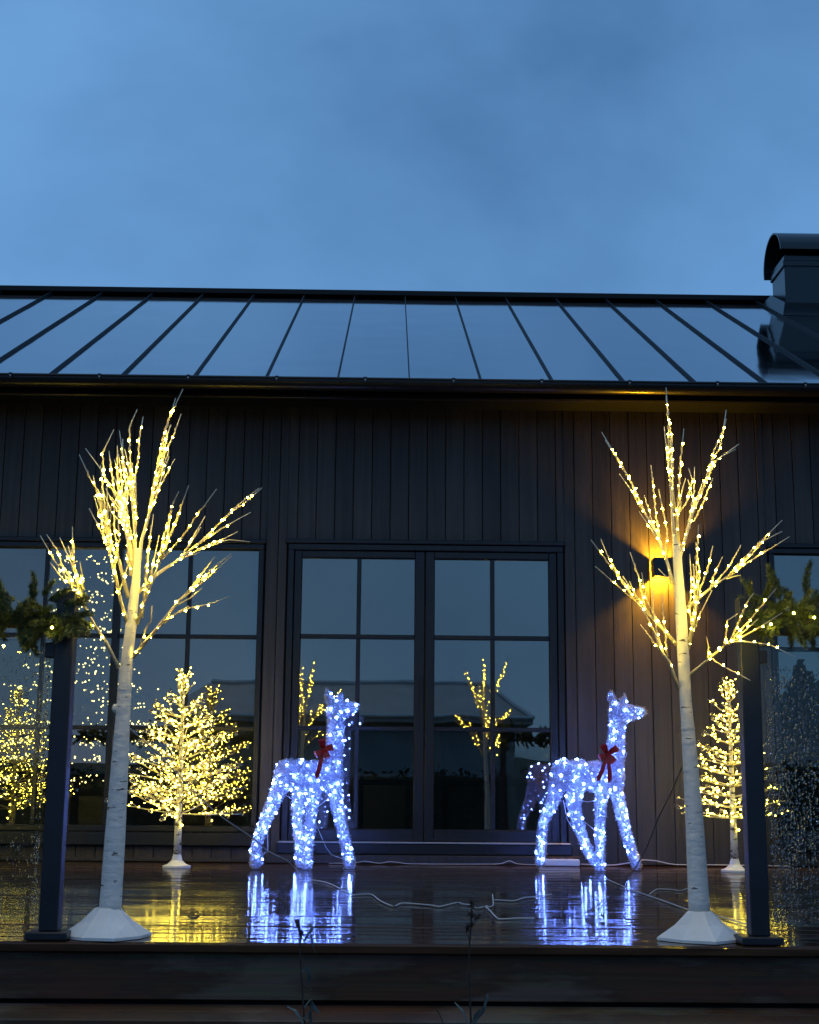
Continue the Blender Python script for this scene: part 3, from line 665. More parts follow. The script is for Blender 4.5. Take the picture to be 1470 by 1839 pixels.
RB = [
 (z4((680,1740),(630,1590),(590,1540),(545,1420)), [z4((545,1420),(525,1395),(505,1378)), z4((620,1560),(612,1475),(600,1370),(590,1215)), z4((600,1550),(560,1420),(540,1300),(540,1190)), z4((560,1450),(500,1330),(470,1290))], -.4),
 (z4((670,1495),(600,1410),(500,1310),(440,1250)), [z4((440,1250),(350,1120),(270,1015),(190,905)), z4((430,1230),(350,1110),(290,1010),(245,900)), z4((440,1250),(335,1160),(215,1055)), z4((490,1270),(460,1120),(410,975)), z4((510,1260),(490,1180),(475,1090)), z4((450,1240),(420,1170),(408,1140)), z4((520,1320),(430,1200),(370,1110))], -.5),
 (z4((650,1150),(625,1050),(570,890),(480,730)), [z4((480,730),(410,570),(335,440),(250,300)), z4((490,740),(420,590),(350,470),(270,345)), z4((480,740),(410,620),(350,535)), z4((570,890),(530,790),(490,655)), z4((580,900),(555,770),(540,600),(527,485)), z4((610,1000),(620,860),(595,740),(570,620)), z4((640,1130),(610,1110),(570,1068))], .3),
 (z4((662,960),(650,800),(640,620),(630,460)), [z4((630,460),(625,345),(625,215),(612,50)), z4((632,480),(640,330),(620,185),(612,95)), z4((640,620),(615,420),(602,270)), z4((648,700),(650,500),(645,320)), z4((645,640),(655,640),(650,560))], .15),
 (z4((680,930),(675,800),(680,700)), [z4((680,700),(685,600),(690,500),(712,280)), z4((680,720),(705,620),(722,560)), z4((675,800),(660,700),(650,600)), z4((680,760),(690,730),(700,690))], -.5),
 (z4((690,1000),(720,900),(760,760),(810,640)), [z4((810,640),(850,520),(880,410),(935,280),(950,175)), z4((810,650),(870,470),(915,385),(950,225)), z4((790,690),(880,470),(920,440),(1022,368)), z4((830,590),(900,450),(1005,395)), z4((770,800),(815,710),(875,560)), z4((700,970),(740,800),(770,640),(772,495)), z4((690,745),(728,692),(760,570),(738,503)), z4((745,840),(770,700),(735,567))], .35),
 (z4((715,1300),(800,1230),(870,1170),(960,1110)), [z4((960,1110),(1040,1020),(1150,910),(1265,795)), z4((960,1110),(1090,990),(1160,910),(1265,858)), z4((970,1110),(1075,1030),(1200,955),(1305,888)), z4((960,1115),(1080,1030),(1175,960)), z4((950,1125),(1000,1110),(1030,1105)), z4((860,1190),(880,1110),(930,1000))], -.35),
 (z4((735,1520),(760,1400),(780,1300),(800,1190)), [z4((800,1190),(845,1080),(875,940)), z4((790,1250),(780,1020),(790,920),(795,820)), z4((760,1400),(743,1300),(755,1150),(745,985)), z4((775,1330),(770,1150),(765,1040)), z4((785,1290),(800,1100),(780,920)), z4((740,1490),(800,1330),(870,1190))], -.6),
 (z4((745,1665),(800,1620),(870,1560),(960,1480)), [z4((960,1480),(1040,1475),(1195,1495),(1340,1565)), z4((975,1470),(1080,1360),(1230,1180)), z4((960,1490),(1125,1405),(1265,1315)), z4((960,1485),(1050,1420),(1130,1350)), z4((975,1470),(1035,1330),(1075,1245),(1105,1205)), z4((940,1500),(950,1430),(955,1360),(1015,1320)), z4((845,1580),(850,1505),(838,1450)), z4((870,1565),(890,1590),(960,1630),(1040,1670),(1085,1695))], -1.5),
]
birch(-4.96, [(1256,1643,19.5),(1247,1480,16.5),(1235,1308,12.2),(1231,1260,11),(1224,1127,11),(1216,1000,8.5),(1213,960,5)], (1258,1692), RB,
      'white birch light tree with open branches in front of wall lamp', 12, dict(joint=1308, jx=1235, knots=[(1244,1415,.008)], rot=.12, more=1, gap=(7, 12)))

# ------------------------------------------------------------------ the small cone trees with clear globes
def cone_tree(loc, label, seed, tiered=False):
    r = random.Random(seed); X, Y = loc
    t = empty('globe_light_tree', (X, Y, 0), label, 'light tree')
    fo = MB(); prof = [(.088, .001), (.088, .013), (.060, .022), (.034, .046), (.024, .085)]; vs = []; fs = []; n = 16
    for (rr, z) in prof: vs += [(X+rr*math.cos(2*math.pi*j/n), Y+rr*math.sin(2*math.pi*j/n), z) for j in range(n)]
    for q in range(4):
        for j in range(n): fs.append((q*n+j, q*n+(j+1)%n, q*n+n+(j+1)%n, q*n+n+j))
    fs += [tuple(range(n-1,-1,-1)), tuple(range(4*n, 5*n))]
    fo.add(vs, fs).build('tree_base', M['basecone'], t, smooth=False)
    MB().tube([(X, Y, .08+.11*i) for i in range(11)], [.025-.0019*i for i in range(11)], 12).build('trunk', M['bark2'], t, smooth=True)
    bulbs = MB(); globes = MB(); H0, H1 = .33, 1.13; nt_ = 13; gold = 0.0
    for q in range(3): bulbs.blob((X+.026*math.cos(q*2.2), Y-.024, .26+.05*q), .0075, 1)
    for i in range(nt_):
        u = i/(nt_-1); z = H0 + (H1-H0)*u; R_ = (.345*(1-u)**.85 + .075)*(.86 if tiered else 1); cnt = int(round(6.0*(1-u) + 3.0)) if not tiered else int(round(4.0*(1-u) + 3.6)); el = .10 + .30*u + (.55 if u > .9 else 0)
        for j in range(cnt):
            gold += 2.39996; a = gold + r.uniform(-.2, .2); l_ = R_*r.uniform(.82, 1.12); e = el + (r.uniform(-.16, .22) if not tiered else r.uniform(-.05, .08)-.02); ca, sa_ = math.cos(a), math.sin(a)
            pts = []
            for s_ in range(6):
                v = s_/5; rr = l_*v*math.cos(e); pts.append(Vector((X+rr*ca+.012*math.sin(v*5+a), Y+rr*sa_+.012*math.cos(v*4+a*2), z + l_*v*math.sin(e) + .05*l_*v*v)))
            b = MB().tube(pts, [.0050*(1-.6*v/5) for v in range(6)], 5)
            globes.blob(pts[-1], .0135, 2)
            tws = int(3 + 7*l_/.4) if not tiered else int(2 + 6*l_/.4)
            for q in range(tws):
                v = r.uniform(.22, .98); k = min(int(v*5), 4); p = pts[k].lerp(pts[k+1], v*5-k)
                aa = a + r.choice((-1, 1))*r.uniform(.45, 1.1); ee = e + r.uniform(-.45, .75); tl = r.uniform(.045, .095)*(1-.25*v)*(.62 if tiered else 1)
                d = Vector((math.cos(aa)*math.cos(ee), math.sin(aa)*math.cos(ee), math.sin(ee))); m1 = p+d*tl*.5+Vector((0,0,.004)); p2 = p+d*tl
                b.tube([p, m1, p2], [.0026, .0022, .0016], 4)
                bulbs.blob(p2 if r.random() < .6 else m1, r.uniform(.0031, .0047), 1)
                if r.random() < .18: globes.blob(p2+d*.012, .0115, 2)
            for q in range(2):
                v = r.uniform(.1, .95); k = min(int(v*5), 4); bulbs.blob(pts[k].lerp(pts[k+1], v*5-k)+Vector((0, -.006, .004)), r.uniform(.0031, .0047), 1)
            b.build('branch', M['fibre'], t)
    tag(bulbs.build('led_bulb', M['warm_cone'], t), kind='stuff'); tag(globes.build('clear_globe', M['acrylic'], t, smooth=True), kind='stuff')
    return t
ct = cone_tree((-1.312, -.72), 'globe-tipped cone light tree in front of the gridded window', 21)
c2 = cone_tree((2.195, -.72), 'globe-tipped cone light tree against the plank wall behind railing post', 23, True)
c3 = copy_tree(ct); c3.location = (-2.80, -.93, 0); c3.rotation_euler = (0, 0, 4.1); c3['label'] = 'globe-tipped cone light tree mirrored in the window behind streaked glass panel'

# ------------------------------------------------------------------ the two deer
def deer(ox, oy, sc_, Y0, spec, label, seed):
    r = np.random.default_rng(seed)
    def P(x, y, dy=0.0): return at(ox + x*sc_, oy + y*sc_, Y0 + dy)
    S = sc_/279.0                                     # zoomed pixel -> metres at that depth
    root = empty('lit_deer', (P(*spec['mid']).x, Y0, 0), label, 'deer figure')
    m = MB()
    for chain in spec['chains']:
        pts = [P(x, y, dy) for x, y, _, dy in chain]; rad = [max(q*.90-4.5, q*.6)*S for _, _, q, _ in chain]
        f_, fr_ = [], []
        for i in range(len(pts)-1):
            for j in range(4):
                t = j/4; f_.append(pts[i].lerp(pts[i+1], t)); fr_.append(rad[i]*(1-t)+rad[i+1]*t)
        f_.append(pts[-1]); fr_.append(rad[-1])
        m.tube(f_, fr_, 14)
        for p, q in ((f_[0], fr_[0]), (f_[-1], fr_[-1])): m.blob(p, q, 2)
        for p, q in list(zip(pts, rad))[1:-1]: m.blob(p, q*1.0, 2)
    for x, y, dy, rx, ry, rz in spec['lumps']: m.blob(P(x, y, dy), 1.0, 3, (rx*.92*S, ry*.88*S, rz*.92*S))
    tmp = m.build('body_raw', M['net'], None)
    md = tmp.modifiers.new('r', 'REMESH'); md.mode = 'VOXEL'; md.voxel_size = .0085
    sm = tmp.modifiers.new('s', 'SMOOTH'); sm.factor = .5; sm.iterations = 4
    bpy.context.view_layer.update(); dg = bpy.context.evaluated_depsgraph_get()
    me = bpy.data.meshes.new_from_object(tmp.evaluated_get(dg)); bpy.data.objects.remove(tmp, do_unlink=True)
    me.name = 'body'; me.transform(Matrix.Translation(-root.location)); me.materials.clear(); me.materials.append(M['net'])
    # keep feet on the deck
    nv = len(me.vertices); co = np.empty(nv*3); me.vertices.foreach_get('co', co); co = co.reshape(-1, 3); co[:, 2] = np.maximum(co[:, 2], .004); me.vertices.foreach_set('co', co.ravel()); me.update()
    body = bpy.data.objects.new('body', me); COL.objects.link(body); body.parent = root
    nf = len(me.polygons); ce = np.empty(nf*3); no = np.empty(nf*3); ar = np.empty(nf)
    me.polygons.foreach_get('center', ce); me.polygons.foreach_get('normal', no); me.polygons.foreach_get('area', ar)
    ce = ce.reshape(-1, 3); no = no.reshape(-1, 3); pr = ar/ar.sum()
    n = 21000; ix = r.choice(nf, n, p=pr); c = ce[ix] + r.normal(0, .003, (n, 3)); nn = no[ix]
    tg = np.cross(nn, r.normal(size=(n, 3))); tg /= np.linalg.norm(tg, axis=1)[:, None] + 1e-9
    up = r.uniform(.1, .9, (n, 1)); d = nn*up + tg*(1-up*.5); d /= np.linalg.norm(d, axis=1)[:, None]
    sd = np.cross(d, r.normal(size=(n, 3))); sd /= np.linalg.norm(sd, axis=1)[:, None] + 1e-9
    ln = r.uniform(.012, .028, (n, 1)); wd = r.uniform(.0011, .0024, (n, 1)); b0 = c - d*ln*.3 + nn*.001; b1 = c + d*ln*.7
    b0[:, 2] = np.maximum(b0[:, 2], .002); b1[:, 2] = np.maximum(b1[:, 2], .003)
    V = np.stack([b0-sd*wd, b0+sd*wd, b1+sd*wd, b1-sd*wd], 1).reshape(-1, 3)
    ti = bpy.data.meshes.new('tinsel'); ti.from_pydata(V.tolist(), [], np.arange(n*4).reshape(-1, 4).tolist()); ti.materials.append(M['tinsel']); ti.update()
    to = bpy.data.objects.new('tinsel', ti); COL.objects.link(to); to.parent = root; to['kind'] = 'stuff'
    # LEDs, spaced out over the coat
    bl = MB(); got = []; perm = r.choice(nf, 9000, p=pr)
    for i in perm:
        p = ce[i]
        if p[2] < .03 or any(abs(p[0]-q[0])+abs(p[1]-q[1])+abs(p[2]-q[2]) < spec['gap'] for q in got): continue
        got.append(p)
        if len(got) >= spec['n']: break
        j = ce[i] + no[i]*r.uniform(.000, .014); bl.blob(j, r.uniform(.0042, .0072), 1)
    for chain in spec['chains'][:3] + spec['chains'][5:]:         # the lights wound inside the frame
        pts = [P(x, y, dy) - root.location for x, y, _, dy in chain]
        for q in resample(pts, .034)[1:-1]: bl.blob(q + Vector(r.normal(0, .006, 3)), .0050, 1)
    lo = bl.build('led_bulb', M['cold'], None); lo.parent = root; lo['kind'] = 'stuff'
    # red bow at the base of the neck
    bx, by = spec['bow']; b = P(bx, by, -.092); k = S
    kn = MB().blob(b, .016, 2, (1, .8, 1.1)).build('bow', M['ribbon'], root, smooth=True)
    for lx, ly in spec['loops']:
        e = b + Vector((lx*k, -.012, -ly*k)); nrm = Vector((-(e-b).z, 0, (e-b).x)).normalized()
        pts = [b, b.lerp(e, .4)+Vector((0,-.020,0))+nrm*.004, b.lerp(e, .85)+Vector((0,-.022,0)), e+Vector((0,-.004,0)), b.lerp(e, .85)+Vector((0,.012,0)), b.lerp(e, .4)+Vector((0,.010,0)), b+Vector((0,.002,0))]
        MB().strip(pts, nrm, [.014, .034, .042, .042, .040, .030, .014]).build('bow_loop', M['ribbon'], kn)
    for tx, ty in spec['tails']:
        e = b + Vector((tx*k, -.012, -ty*k)); sd_ = Vector((1, -.15, .1))
        pts = [b, b.lerp(e, .35)+Vector((0,-.016,0)), b.lerp(e, .7)+Vector((.004,-.012,0)), e]
        t_ = MB().strip(pts, sd_, [.014, .024, .027, .028])
        for sgn in (-1, 1):
            t_.strip([e, e+Vector((sgn*.009, 0, -.016))], sd_, [.012, .004])
        t_.build('bow_tail', M['ribbon'], kn)
    for w_ in spec['wires']:
        MB().tube([P(x, y, dy) for x, y, dy in w_], .0018, 5).build('support_wire', M['steel'], root)
    return root
d2 = dict(mid=(690, 700), gap=.056, n=112, bow=(815, 548),
  chains=[
   [(545,668,74,0),(640,672,80,0),(745,680,82,0),(850,690,70,0)],                           # trunk
   [(858,690,70,0),(858,600,66,0),(868,500,59,0),(874,400,56,0),(880,310,56,0)],            # neck
   [(880,280,66,0),(955,284,56,0),(1040,276,30,0)],                                         # head
   [(834,132,6,-.03),(842,180,25,-.03),(858,235,30,-.015)], [(930,158,6,.035),(922,195,22,.03),(908,240,28,.015)],
   [(505,720,60,.055),(480,800,50,.06),(455,880,40,.06),(408,975,33,.06),(394,1090,31,.06),(390,1235,33,.06)],   # far hind
   [(615,740,58,-.05),(600,860,48,-.06),(618,960,40,-.06),(655,1065,34,-.06),(700,1180,32,-.06),(728,1225,30,-.06)],
   [(790,740,52,-.05),(775,850,40,-.06),(768,980,34,-.06),(770,1120,32,-.06),(768,1275,32,-.06)],
   [(860,740,52,.05),(895,880,40,.055),(930,1030,36,.055),(965,1150,34,.055),(1000,1250,34,.055)]],
  lumps=[(535,680,0,80,74,104),(630,686,0,100,76,104),(740,690,0,100,74,100),(850,690,0,74,68,108)], loops=[(-30,-60),(62,-42),(-58,20),(38,48)], tails=[(-62,150),(8,160)],
  wires=[[(535,840,-.02),(560,960,-.03),(640,1100,-.08),(690,1200,-.1)], [(432,1000,.03),(428,1160,.03),(420,1168,.03)], [(940,535,-.06),(920,600,-.06)], [(640,950,-.1),(735,1030,-.06)], [(550,820,-.02),(690,850,-.12),(830,820,0)]])
deer(860, 1200, .2827, -.74, d2, 'glowing blue-white tinsel deer with red bow, standing against the plank wall', 31)
d1 = dict(mid=(540, 700), gap=.056, n=112, bow=(640, 520),
  chains=[
   [(400,665,72,0),(480,672,80,0),(580,680,84,0),(680,690,74,0)],
   [(698,690,68,0),(702,600,63,0),(710,500,58,0),(714,400,57,0),(716,310,57,0)],
   [(718,274,66,0),(775,260,58,0),(838,246,32,0)],
   [(656,116,6,-.03),(666,172,25,-.03),(692,230,30,-.015)], [(743,142,6,.035),(746,178,22,.03),(738,225,28,.015)],
   [(375,720,56,-.05),(330,830,46,-.06),(285,930,40,-.06),(240,1030,36,-.06),(212,1130,36,-.06),(210,1235,42,-.06)],
   [(490,740,52,.05),(478,850,42,.06),(474,960,34,.06),(480,1080,30,.06),(492,1250,30,.06)],
   [(585,740,52,-.05),(570,850,42,-.06),(556,980,36,-.06),(542,1110,32,-.06),(532,1262,30,-.06)],
   [(700,740,52,.05),(726,870,42,.055),(752,1000,38,.055),(782,1120,36,.055),(806,1250,38,.055)]],
  lumps=[(405,680,0,80,74,102),(490,686,0,100,76,106),(590,690,0,100,74,104),(690,690,0,72,68,112)], loops=[(-12,-66),(55,-18),(-50,30),(28,50)], tails=[(-40,160)],
  wires=[[(283,985,-.02),(285,1165,-.02),(258,1170,-.02)], [(395,805,0),(470,850,.06)], [(585,890,-.05),(680,820,.03)], [(590,990,-.03),(655,1140,.0),(690,1185,.02),(765,1212,.04)], [(572,1060,-.05),(568,1195,-.05),(556,1198,-.05)]])
deer(400, 1200, .2829, -.80, d1, 'glowing blue-white tinsel deer with red bow, standing before the double door', 32)

# ------------------------------------------------------------------ cords and small things on the deck
def cord(pts, rad, m, label, wob=.0025):
    f_ = []
    for a, b in zip(pts[:-1], pts[1:]):
        for j in range(5): f_.append(a.lerp(b, j/5))
    f_.append(pts[-1])
    for _ in range(2): f_ = [f_[0]] + [(f_[i-1]+f_[i]*2+f_[i+1])/4 for i in range(1, len(f_)-1)] + [f_[-1]]
    o = MB().tube(f_, rad, 6).build('extension_cord', m, None, smooth=True, loc=pts[0]); tag(o, label, 'cord', 'cords on the wet deck'); return o
fz = lambda l: [atz(x, y, .006) for x, y in l]
cord([at(232,1308,-5.06), at(275,1345,-4.6), at(330,1402,-4.0), at(390,1463,-3.4), at(457,1507,-2.8), at(479,1528,-2.6), at(519,1547,-2.3)] + fz([(545,1578),(587,1584),(633,1607)]), .0026, M['cord_white'], 'pale cord sagging from the dense birch trunk to the deck by the door deer')
cord(fz([(632,1607),(667,1605),(682,1618),(707,1629),(720,1621),(778,1626),(788,1629),(822,1620),(831,1624),(845,1625),(856,1632),(872,1627),(891,1648),(896,1651),(930,1649),(959,1649)]), .0030, M['cord_white'], 'white cord zigzagging over the wet deck between the two deer')
cord(fz([(884,1606),(886,1626),(880,1629),(872,1627)]), .0028, M['cord_white'], 'short hooked end of white cord between the two deer')
cord(fz([(888,1616),(905,1617),(924,1618),(940,1612),(965,1610),(990,1606)]), .0030, M['cord_white'], 'white cord running from between the deer to the plank wall deer')
cw = lambda l: [Vector((at(x, y, -.13).x, -.13, max(.006, at(x, y, -.13).z))) for x, y in l]
cord(cw([(590,1562),(638,1550),(654,1546),(682,1556),(698,1547),(716,1549),(731,1556),(752,1552),(804,1554),(853,1552),(899,1552),(914,1545),(929,1552),(956,1553),(972,1552)]), .0028, M['cord_white'], 'thin pale cord lying along the door step to the power strip')
cord(cw([(1043,1552),(1100,1555),(1140,1548),(1153,1544),(1179,1546),(1208,1553),(1260,1553),(1347,1554),(1420,1556)]), .0042, M['cord_white'], 'thick white cord lying along the foot of the plank wall')
cord([at(1224,1378,-5.0), at(1205,1423,-4.8), at(1182,1468,-4.55), at(1160,1525,-4.3), at(1138,1564,-4.1)] + fz([(1100,1604),(1073,1627),(1050,1640)]), .0022, M['cord_dark'], 'dark thin cord drooping from the open birch trunk to the deck')
cord(fz([(1085,1577),(1128,1596),(1192,1618),(1235,1634),(1278,1642),(1348,1662)]), .0030, M['cord_white'], 'pale cord stretched straight over the deck behind the open birch')
cord(fz([(1166,1606),(1179,1596),(1205,1597),(1222,1600),(1238,1594)]), .0024, M['cord_white'], 'short pale curl of cord on the deck behind the open birch')
pxl, pxr = at(967,1548,-.17).x, at(1040,1548,-.17).x
ps = empty('power_strip', ((pxl+pxr)/2, -.17, 0), 'white power strip on the deck at the hind foot of a deer', 'power strip')
MB().bbox(pxl, pxr, -.20, -.14, .002, .046, .006).build('strip_body', M['bluewhite'], ps)
for i in range(4):
    xx = pxl + .045 + i*.056; MB().tube([(xx, -.17, .0462), (xx, -.17, .0485)], .018, 12).build('socket', M['cord_white'], ps)
for i, (px, py, s_, lb) in enumerate(((347,1652,.020,'curled dead leaf on the yellow-lit deck boards'), (1082,1650,.014,'dark leaf scrap on the deck before the plank wall deer'), (1128,1655,.013,'small dark leaf scrap near the foot of the open birch'))):
    p = atz(px, py, .004); mb = MB(); a = i*1.3+.4; n = 9
    c_ = [p + Vector((math.cos(a)*s_*1.6*(j/4-1), math.sin(a)*s_*1.2*(j/4-1), .006+.016*abs(j/4-1)**2)) for j in range(n)]
    tag(mb.strip(c_, (-math.sin(a), math.cos(a), .5), [s_*.9*math.sin(math.pi*(j+.4)/(n-.2)) for j in range(n)], .0008).build('dead_leaf', M['leaf'], None, loc=p), lb, 'leaf')
for px, py, s_, lb in ((1194,1797,.020,'pale speckled pebble on the step'), (1066,1797,.024,'flat dark grey pebble on the step'), (1082,1803,.006,'tiny pale chip on the step beside dark pebble')):
    p = atz(px, py, -.19); bm = bmesh.new(); bmesh.ops.create_icosphere(bm, subdivisions=2, radius=s_)
    for v in bm.verts: v.co *= 1 + .35*mnoise.noise(v.co*70 + p*9)
    for v in bm.verts: v.co.z = max(v.co.z*.75, -s_*.5)
    me = bpy.data.meshes.new('pebble'); bm.to_mesh(me); bm.free(); me.materials.append(M['stone'] if 'dark' not in lb else M['leaf'])
    o = bpy.data.objects.new('pebble', me); COL.objects.link(o); o.location = p + Vector((0, 0, s_*.5)); tag(o, lb, 'pebble')

# ------------------------------------------------------------------ dry weeds in front of the steps
def weed(Y, stem, heads, leaves, twigs, label):
    s0 = at(*stem[0], Y); foot = Vector((s0.x, Y, GZ+.0))
    rt = empty('dry_weed', foot, label, 'weed')
    pts = [foot] + [at(x, y, Y) for x, y in stem]; n = len(pts)
    MB().tube(pts, [.0030-.0014*i/n for i in range(n)], 6).build('stem', M['weed'], rt, smooth=True)
    for a in twigs: MB().tube([at(x, y, Y-.01*i) for i, (x, y) in enumerate(a)], .0012, 5).build('twig', M['weed'], rt)
    for x, y, s_ in heads:
        hd = MB(); c_ = at(x, y, Y)
        for _ in range(26):
            v = Vector((random.gauss(0,1), random.gauss(0,1), random.gauss(0,1.3)))*s_*.42; d_ = (v+Vector((0,0,s_*.3))).normalized()
            hd.tube([c_, c_+v*.6, c_+v+d_*s_*.35], [.0016, .0022, .0004], 4)
        hd.build('seed_head', M['weed'], rt)
    for a, wd in leaves:
        p = [at(x, y, Y-.02+.012*i) for i, (x, y) in enumerate(a)]; k = len(p)
        MB().strip(p, (.8, .6, .1), [wd*math.sin(math.pi*(i+.5)/k) for i in range(k)], .0006).build('leaf', M['weedleaf'], rt)
    return rt
weed(-5.86, [(547,1850),(544,1800),(540,1740),(538,1700),(539,1672),(534,1652)], [(534,1660,.014),(540,1676,.012)],
     [([(545,1690),(560,1668),(556,1660),(548,1664)], .010), ([(546,1690),(558,1680),(562,1700)], .008), ([(541,1745),(552,1738),(556,1755),(554,1768)], .012), ([(546,1810),(556,1796),(562,1808),(572,1818)], .014), ([(545,1830),(556,1815),(558,1840)], .014), ([(544,1838),(530,1815),(515,1808)], .010)],
     [[(539,1680),(528,1672),(524,1684)], [(540,1700),(556,1690),(566,1712)], [(543,1770),(556,1775),(560,1779)]], 'withered weed with drooping leaves rooted before the steps below the door deer')
weed(-5.82, [(846,1850),(844,1800),(842,1740),(843,1690),(846,1660),(847,1625)], [(847,1624,.012),(846,1642,.010),(858,1646,.009),(838,1668,.010),(846,1660,.008)],
     [([(850,1839),(868,1815),(876,1785)], .010), ([(842,1845),(830,1815),(816,1800)], .008), ([(846,1845),(852,1825),(862,1812)], .010)],
     [[(843,1690),(838,1675),(836,1666)], [(845,1665),(853,1655),(858,1645)], [(846,1840),(866,1812),(872,1790)], [(800,1850),(789,1822),(783,1812)]], 'dark dry weed with round seed heads rooted before the steps')

# ------------------------------------------------------------------ things inside the house
SPI = [sprig_mesh('fir_twig', .26, 130, 80+i, M['needle_in'], .035, .2) for i in range(3)]
xc, yc = -2.42, 1.35
it = empty('indoor_fir_tree', (xc, yc, .102), 'decorated indoor fir tree with warm lights behind the gridded window', 'christmas tree')
MB().tube([(xc, yc, .11), (xc, yc, 2.6)], [.035, .008], 8).build('trunk', M['stem'], it)
MB().tube([(xc, yc, .103), (xc, yc, .16)], [.17, .14], 16).build('tree_stand', M['darkwood'], it)
bl = MB(); rr_ = random.Random(5); gold = 0
for i in range(15):
    u = i/14; z = .62 + 1.95*u; R_ = .74*(1-u)+.10
    for j in range(int(12*(1-u)+4)):
        gold += 2.4; a = gold; l_ = R_*rr_.uniform(.8, 1.05)
        o = inst('fir_branch', SPI[(i+j)%3], (xc, yc, z), it); o.rotation_mode = 'QUATERNION'; o.rotation_quaternion = Vector((math.cos(a), math.sin(a), -.12)).to_track_quat('Z', 'Y'); o.scale = (l_/.26*.8, l_/.26*.8, l_/.26)
        for q in range(6 if u < .8 else 4):
            v = rr_.uniform(.55, 1.05)*l_; aa = a + rr_.uniform(-.3, .3); bl.blob((xc+v*math.cos(aa), yc+v*math.sin(aa), z - .12*v + rr_.uniform(-.02, .03)), rr_.uniform(.0040, .0075), 1)
tag(bl.build('led_bulb', M['warm_in'], it), kind='stuff')
def sofa(x0, x1, y0, label):
    s_ = empty('sofa', ((x0+x1)/2, y0, .10), label, 'sofa')
    MB().bbox(x0, x1, y0, y0+.85, .16, .42, .03).build('seat', M['sofa'], s_); MB().bbox(x0, x1, y0+.62, y0+.88, .43, .88, .05).build('backrest', M['sofa'], s_)
    for x in (x0-.16, x1+.005): MB().bbox(x, x+.155, y0, y0+.88, .16, .62, .04).build('armrest', M['sofa'], s_)
    for i in range(2): MB().bbox(x0+.05+i*(x1-x0)*.5, x0+(x1-x0)*.45+i*(x1-x0)*.5, y0+.42, y0+.60, .44, .80, .06).build('cushion', M['sofa'], s_)
    for x in (x0-.1, x1+.06):
        for y in (y0+.08, y0+.78): MB().bbox(x, x+.05, y, y+.05, .101, .158, .004).build('leg', M['darkwood'], s_)
sofa(-3.6, -1.75, 2.6, 'cream linen sofa inside the room behind the gridded window')
tb = empty('side_table', (-1.9, 1.5, .10), 'dark box side table inside behind the gridded window', 'table')
MB().bbox(-2.12, -1.70, 1.3, 1.7, .101, .50, .01).build('table_body', M['darkwood'], tb); MB().bbox(-2.14, -1.68, 1.28, 1.72, .502, .525, .005).build('table_top', M['darkwood'], tb)
def chair(x, y, label):
    c_ = empty('dining_chair', (x, y, .10), label, 'chair', 'chairs inside behind the double door')
    MB().bbox(x-.22, x+.22, y-.22, y+.22, .53, .57, .01).build('seat', M['darkwood'], c_); MB().bbox(x-.22, x+.22, y+.19, y+.22, .62, .98, .01).build('backrest', M['darkwood'], c_)
    for a in (-.2, .17):
        for b in (-.2, .185): MB().bbox(x+a, x+a+.03, y+b, y+b+.03, .101, .528, .003).build('leg', M['darkwood'], c_)
        MB().bbox(x+a, x+a+.03, y+.185, y+.215, .572, .64, .003).build('back_post', M['darkwood'], c_)
chair(-.02, 1.6, 'dark wooden chair inside behind the door leaf with the handle'); chair(.66, 1.9, 'dark wooden chair inside behind the door leaf beside the lamp wall')

# ------------------------------------------------------------------ what the glass mirrors: the neighbour across the yard
def mir(px, py, D):
    p = at(px, py, D); return Vector((p.x, -p.y, p.z))
DN = 24.0
e1 = mir(957, 1290, DN); rd = mir(886, 1212, DN); ez, rz = e1.z, rd.z; xr = e1.x; xk = rd.x; xl = xr - 9.0; yf = -DN; yb = -DN-6
nh = empty('neighbour_house', ((xl+xr)/2, (yf+yb)/2, GZ), 'pale hipped-roof house across the yard, mirrored in the double door', 'house')
MB().box(xl+.4, xr-.4, yb+.4, yf-.4, GZ-.05, ez-.05).build('wall', M['nwall'], nh)
nr = MB().add([(xl, yf, ez), (xr, yf, ez), (xr, yb, ez), (xl, yb, ez), (xl+(xr-xk), (yf+yb)/2, rz), (xk, (yf+yb)/2, rz), (xl, yf, ez-.12), (xr, yf, ez-.12), (xr, yb, ez-.12), (xl, yb, ez-.12)],
         [(0,1,5,4), (1,2,5), (2,3,4,5), (3,0,4), (0,6,7,1), (1,7,8,2), (2,8,9,3), (3,9,6,0), (6,9,8,7)]).build('roof', M['nroof'], nh)
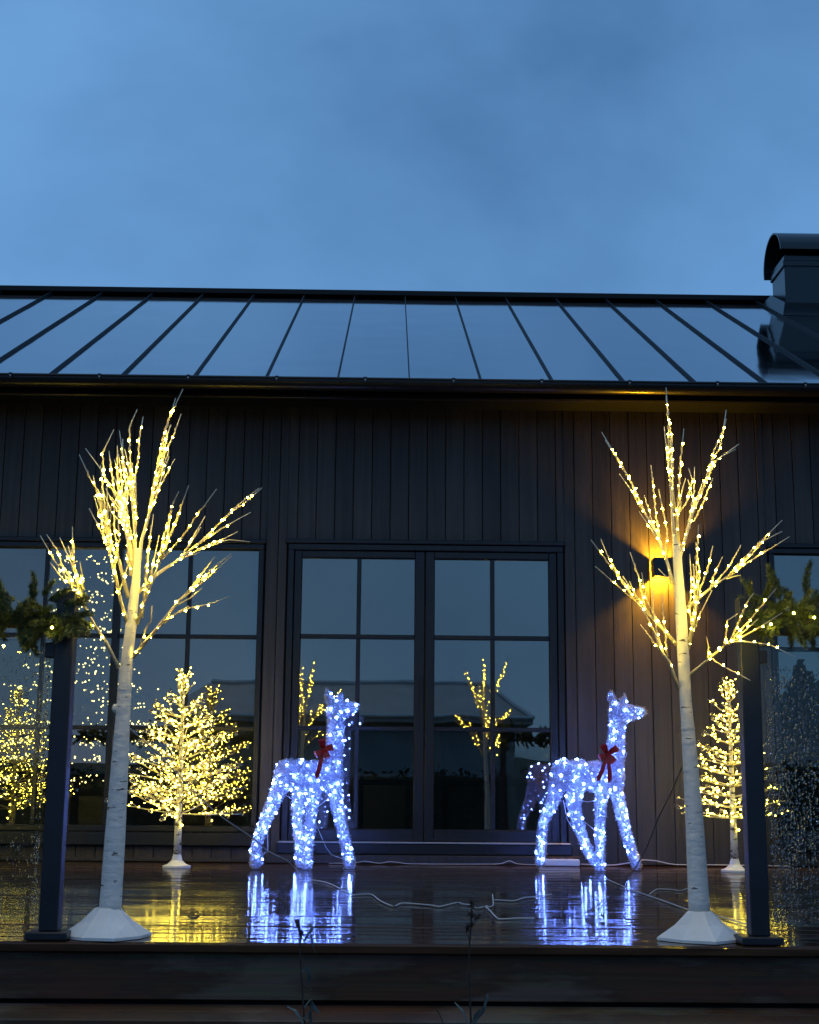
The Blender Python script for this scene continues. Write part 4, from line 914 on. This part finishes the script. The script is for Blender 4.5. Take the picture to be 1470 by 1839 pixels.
for a, b in (((xl, yf, ez), (xr, yf, ez)), ((xr, yf, ez), (xk, (yf+yb)/2, rz)), ((xl+(xr-xk), (yf+yb)/2, rz), (xk, (yf+yb)/2, rz))):
    MB().tube([Vector(a)+Vector((0,.03,.03)), Vector(b)+Vector((0,.03,.03))], .05, 6).build('roof_trim', M['nwhite'], nr)
# hedge and trees across the yard, seen only in the panes
def leaf_cloud(mb, c, rad, n, s_, r):
    for _ in range(n):
        v = Vector((r.gauss(0,1), r.gauss(0,1), r.gauss(0,1))).normalized()*(r.random()**.4); p = Vector((c[0]+v.x*rad[0], c[1]+v.y*rad[1], c[2]+v.z*rad[2]))
        a = Vector((r.gauss(0,1), r.gauss(0,1), r.gauss(0,1))).normalized()*s_*r.uniform(.6, 1.3); b = a.orthogonal().normalized()*a.length*.7
        mb.add([p-a, p-b, p+a, p+b], [(0,1,2,3)])
rr = random.Random(77)
hg = MB(); hg.box(-16, 16, -20.9, -20.1, GZ-.03, .80)
for i in range(64): leaf_cloud(hg, (-16+i*.5, -20.5, .35), (.55, .62, .60+.12*rr.random()), 170, .07, rr)
tag(hg.build('clipped_hedge', M['hill'], None, loc=(0, -20.5, GZ)), 'clipped dark hedge across the yard, mirrored low in the door panes', 'hedge')
for px, top, D, wd, lb in ((1440, 1188, 22.0, 1.1, 'round dark tree across the yard, mirrored in the window behind rain-speckled glass'), (1560, 1120, 26.0, 1.9, 'broad dark tree across the yard beyond the hedge')):
    t0 = mir(px, top, D); ft = Vector((t0.x, t0.y, GZ)); tr_ = empty('yard_tree', ft, lb, 'tree'); H_ = t0.z-GZ
    MB().tube([ft-Vector((0,0,.05)), ft+Vector((.05,0,H_*.3)), ft+Vector((0,.05,H_*.62))], [.13, .09, .05], 9).build('trunk', M['stem'], tr_)
    cr_ = MB()
    for i in range(16):
        a = i*2.4; z = GZ + H_*(.42+.5*i/16); q = wd*(.75 if i < 12 else .35)*math.sqrt(max(.05, 1-((i/16-.35)/.7)**2))
        leaf_cloud(cr_, (ft.x+q*.6*math.cos(a), ft.y+q*.6*math.sin(a), z), (q*.62, q*.62, H_*.12), 160, .10, rr)
    cr_.build('crown', M['hill'], tr_)
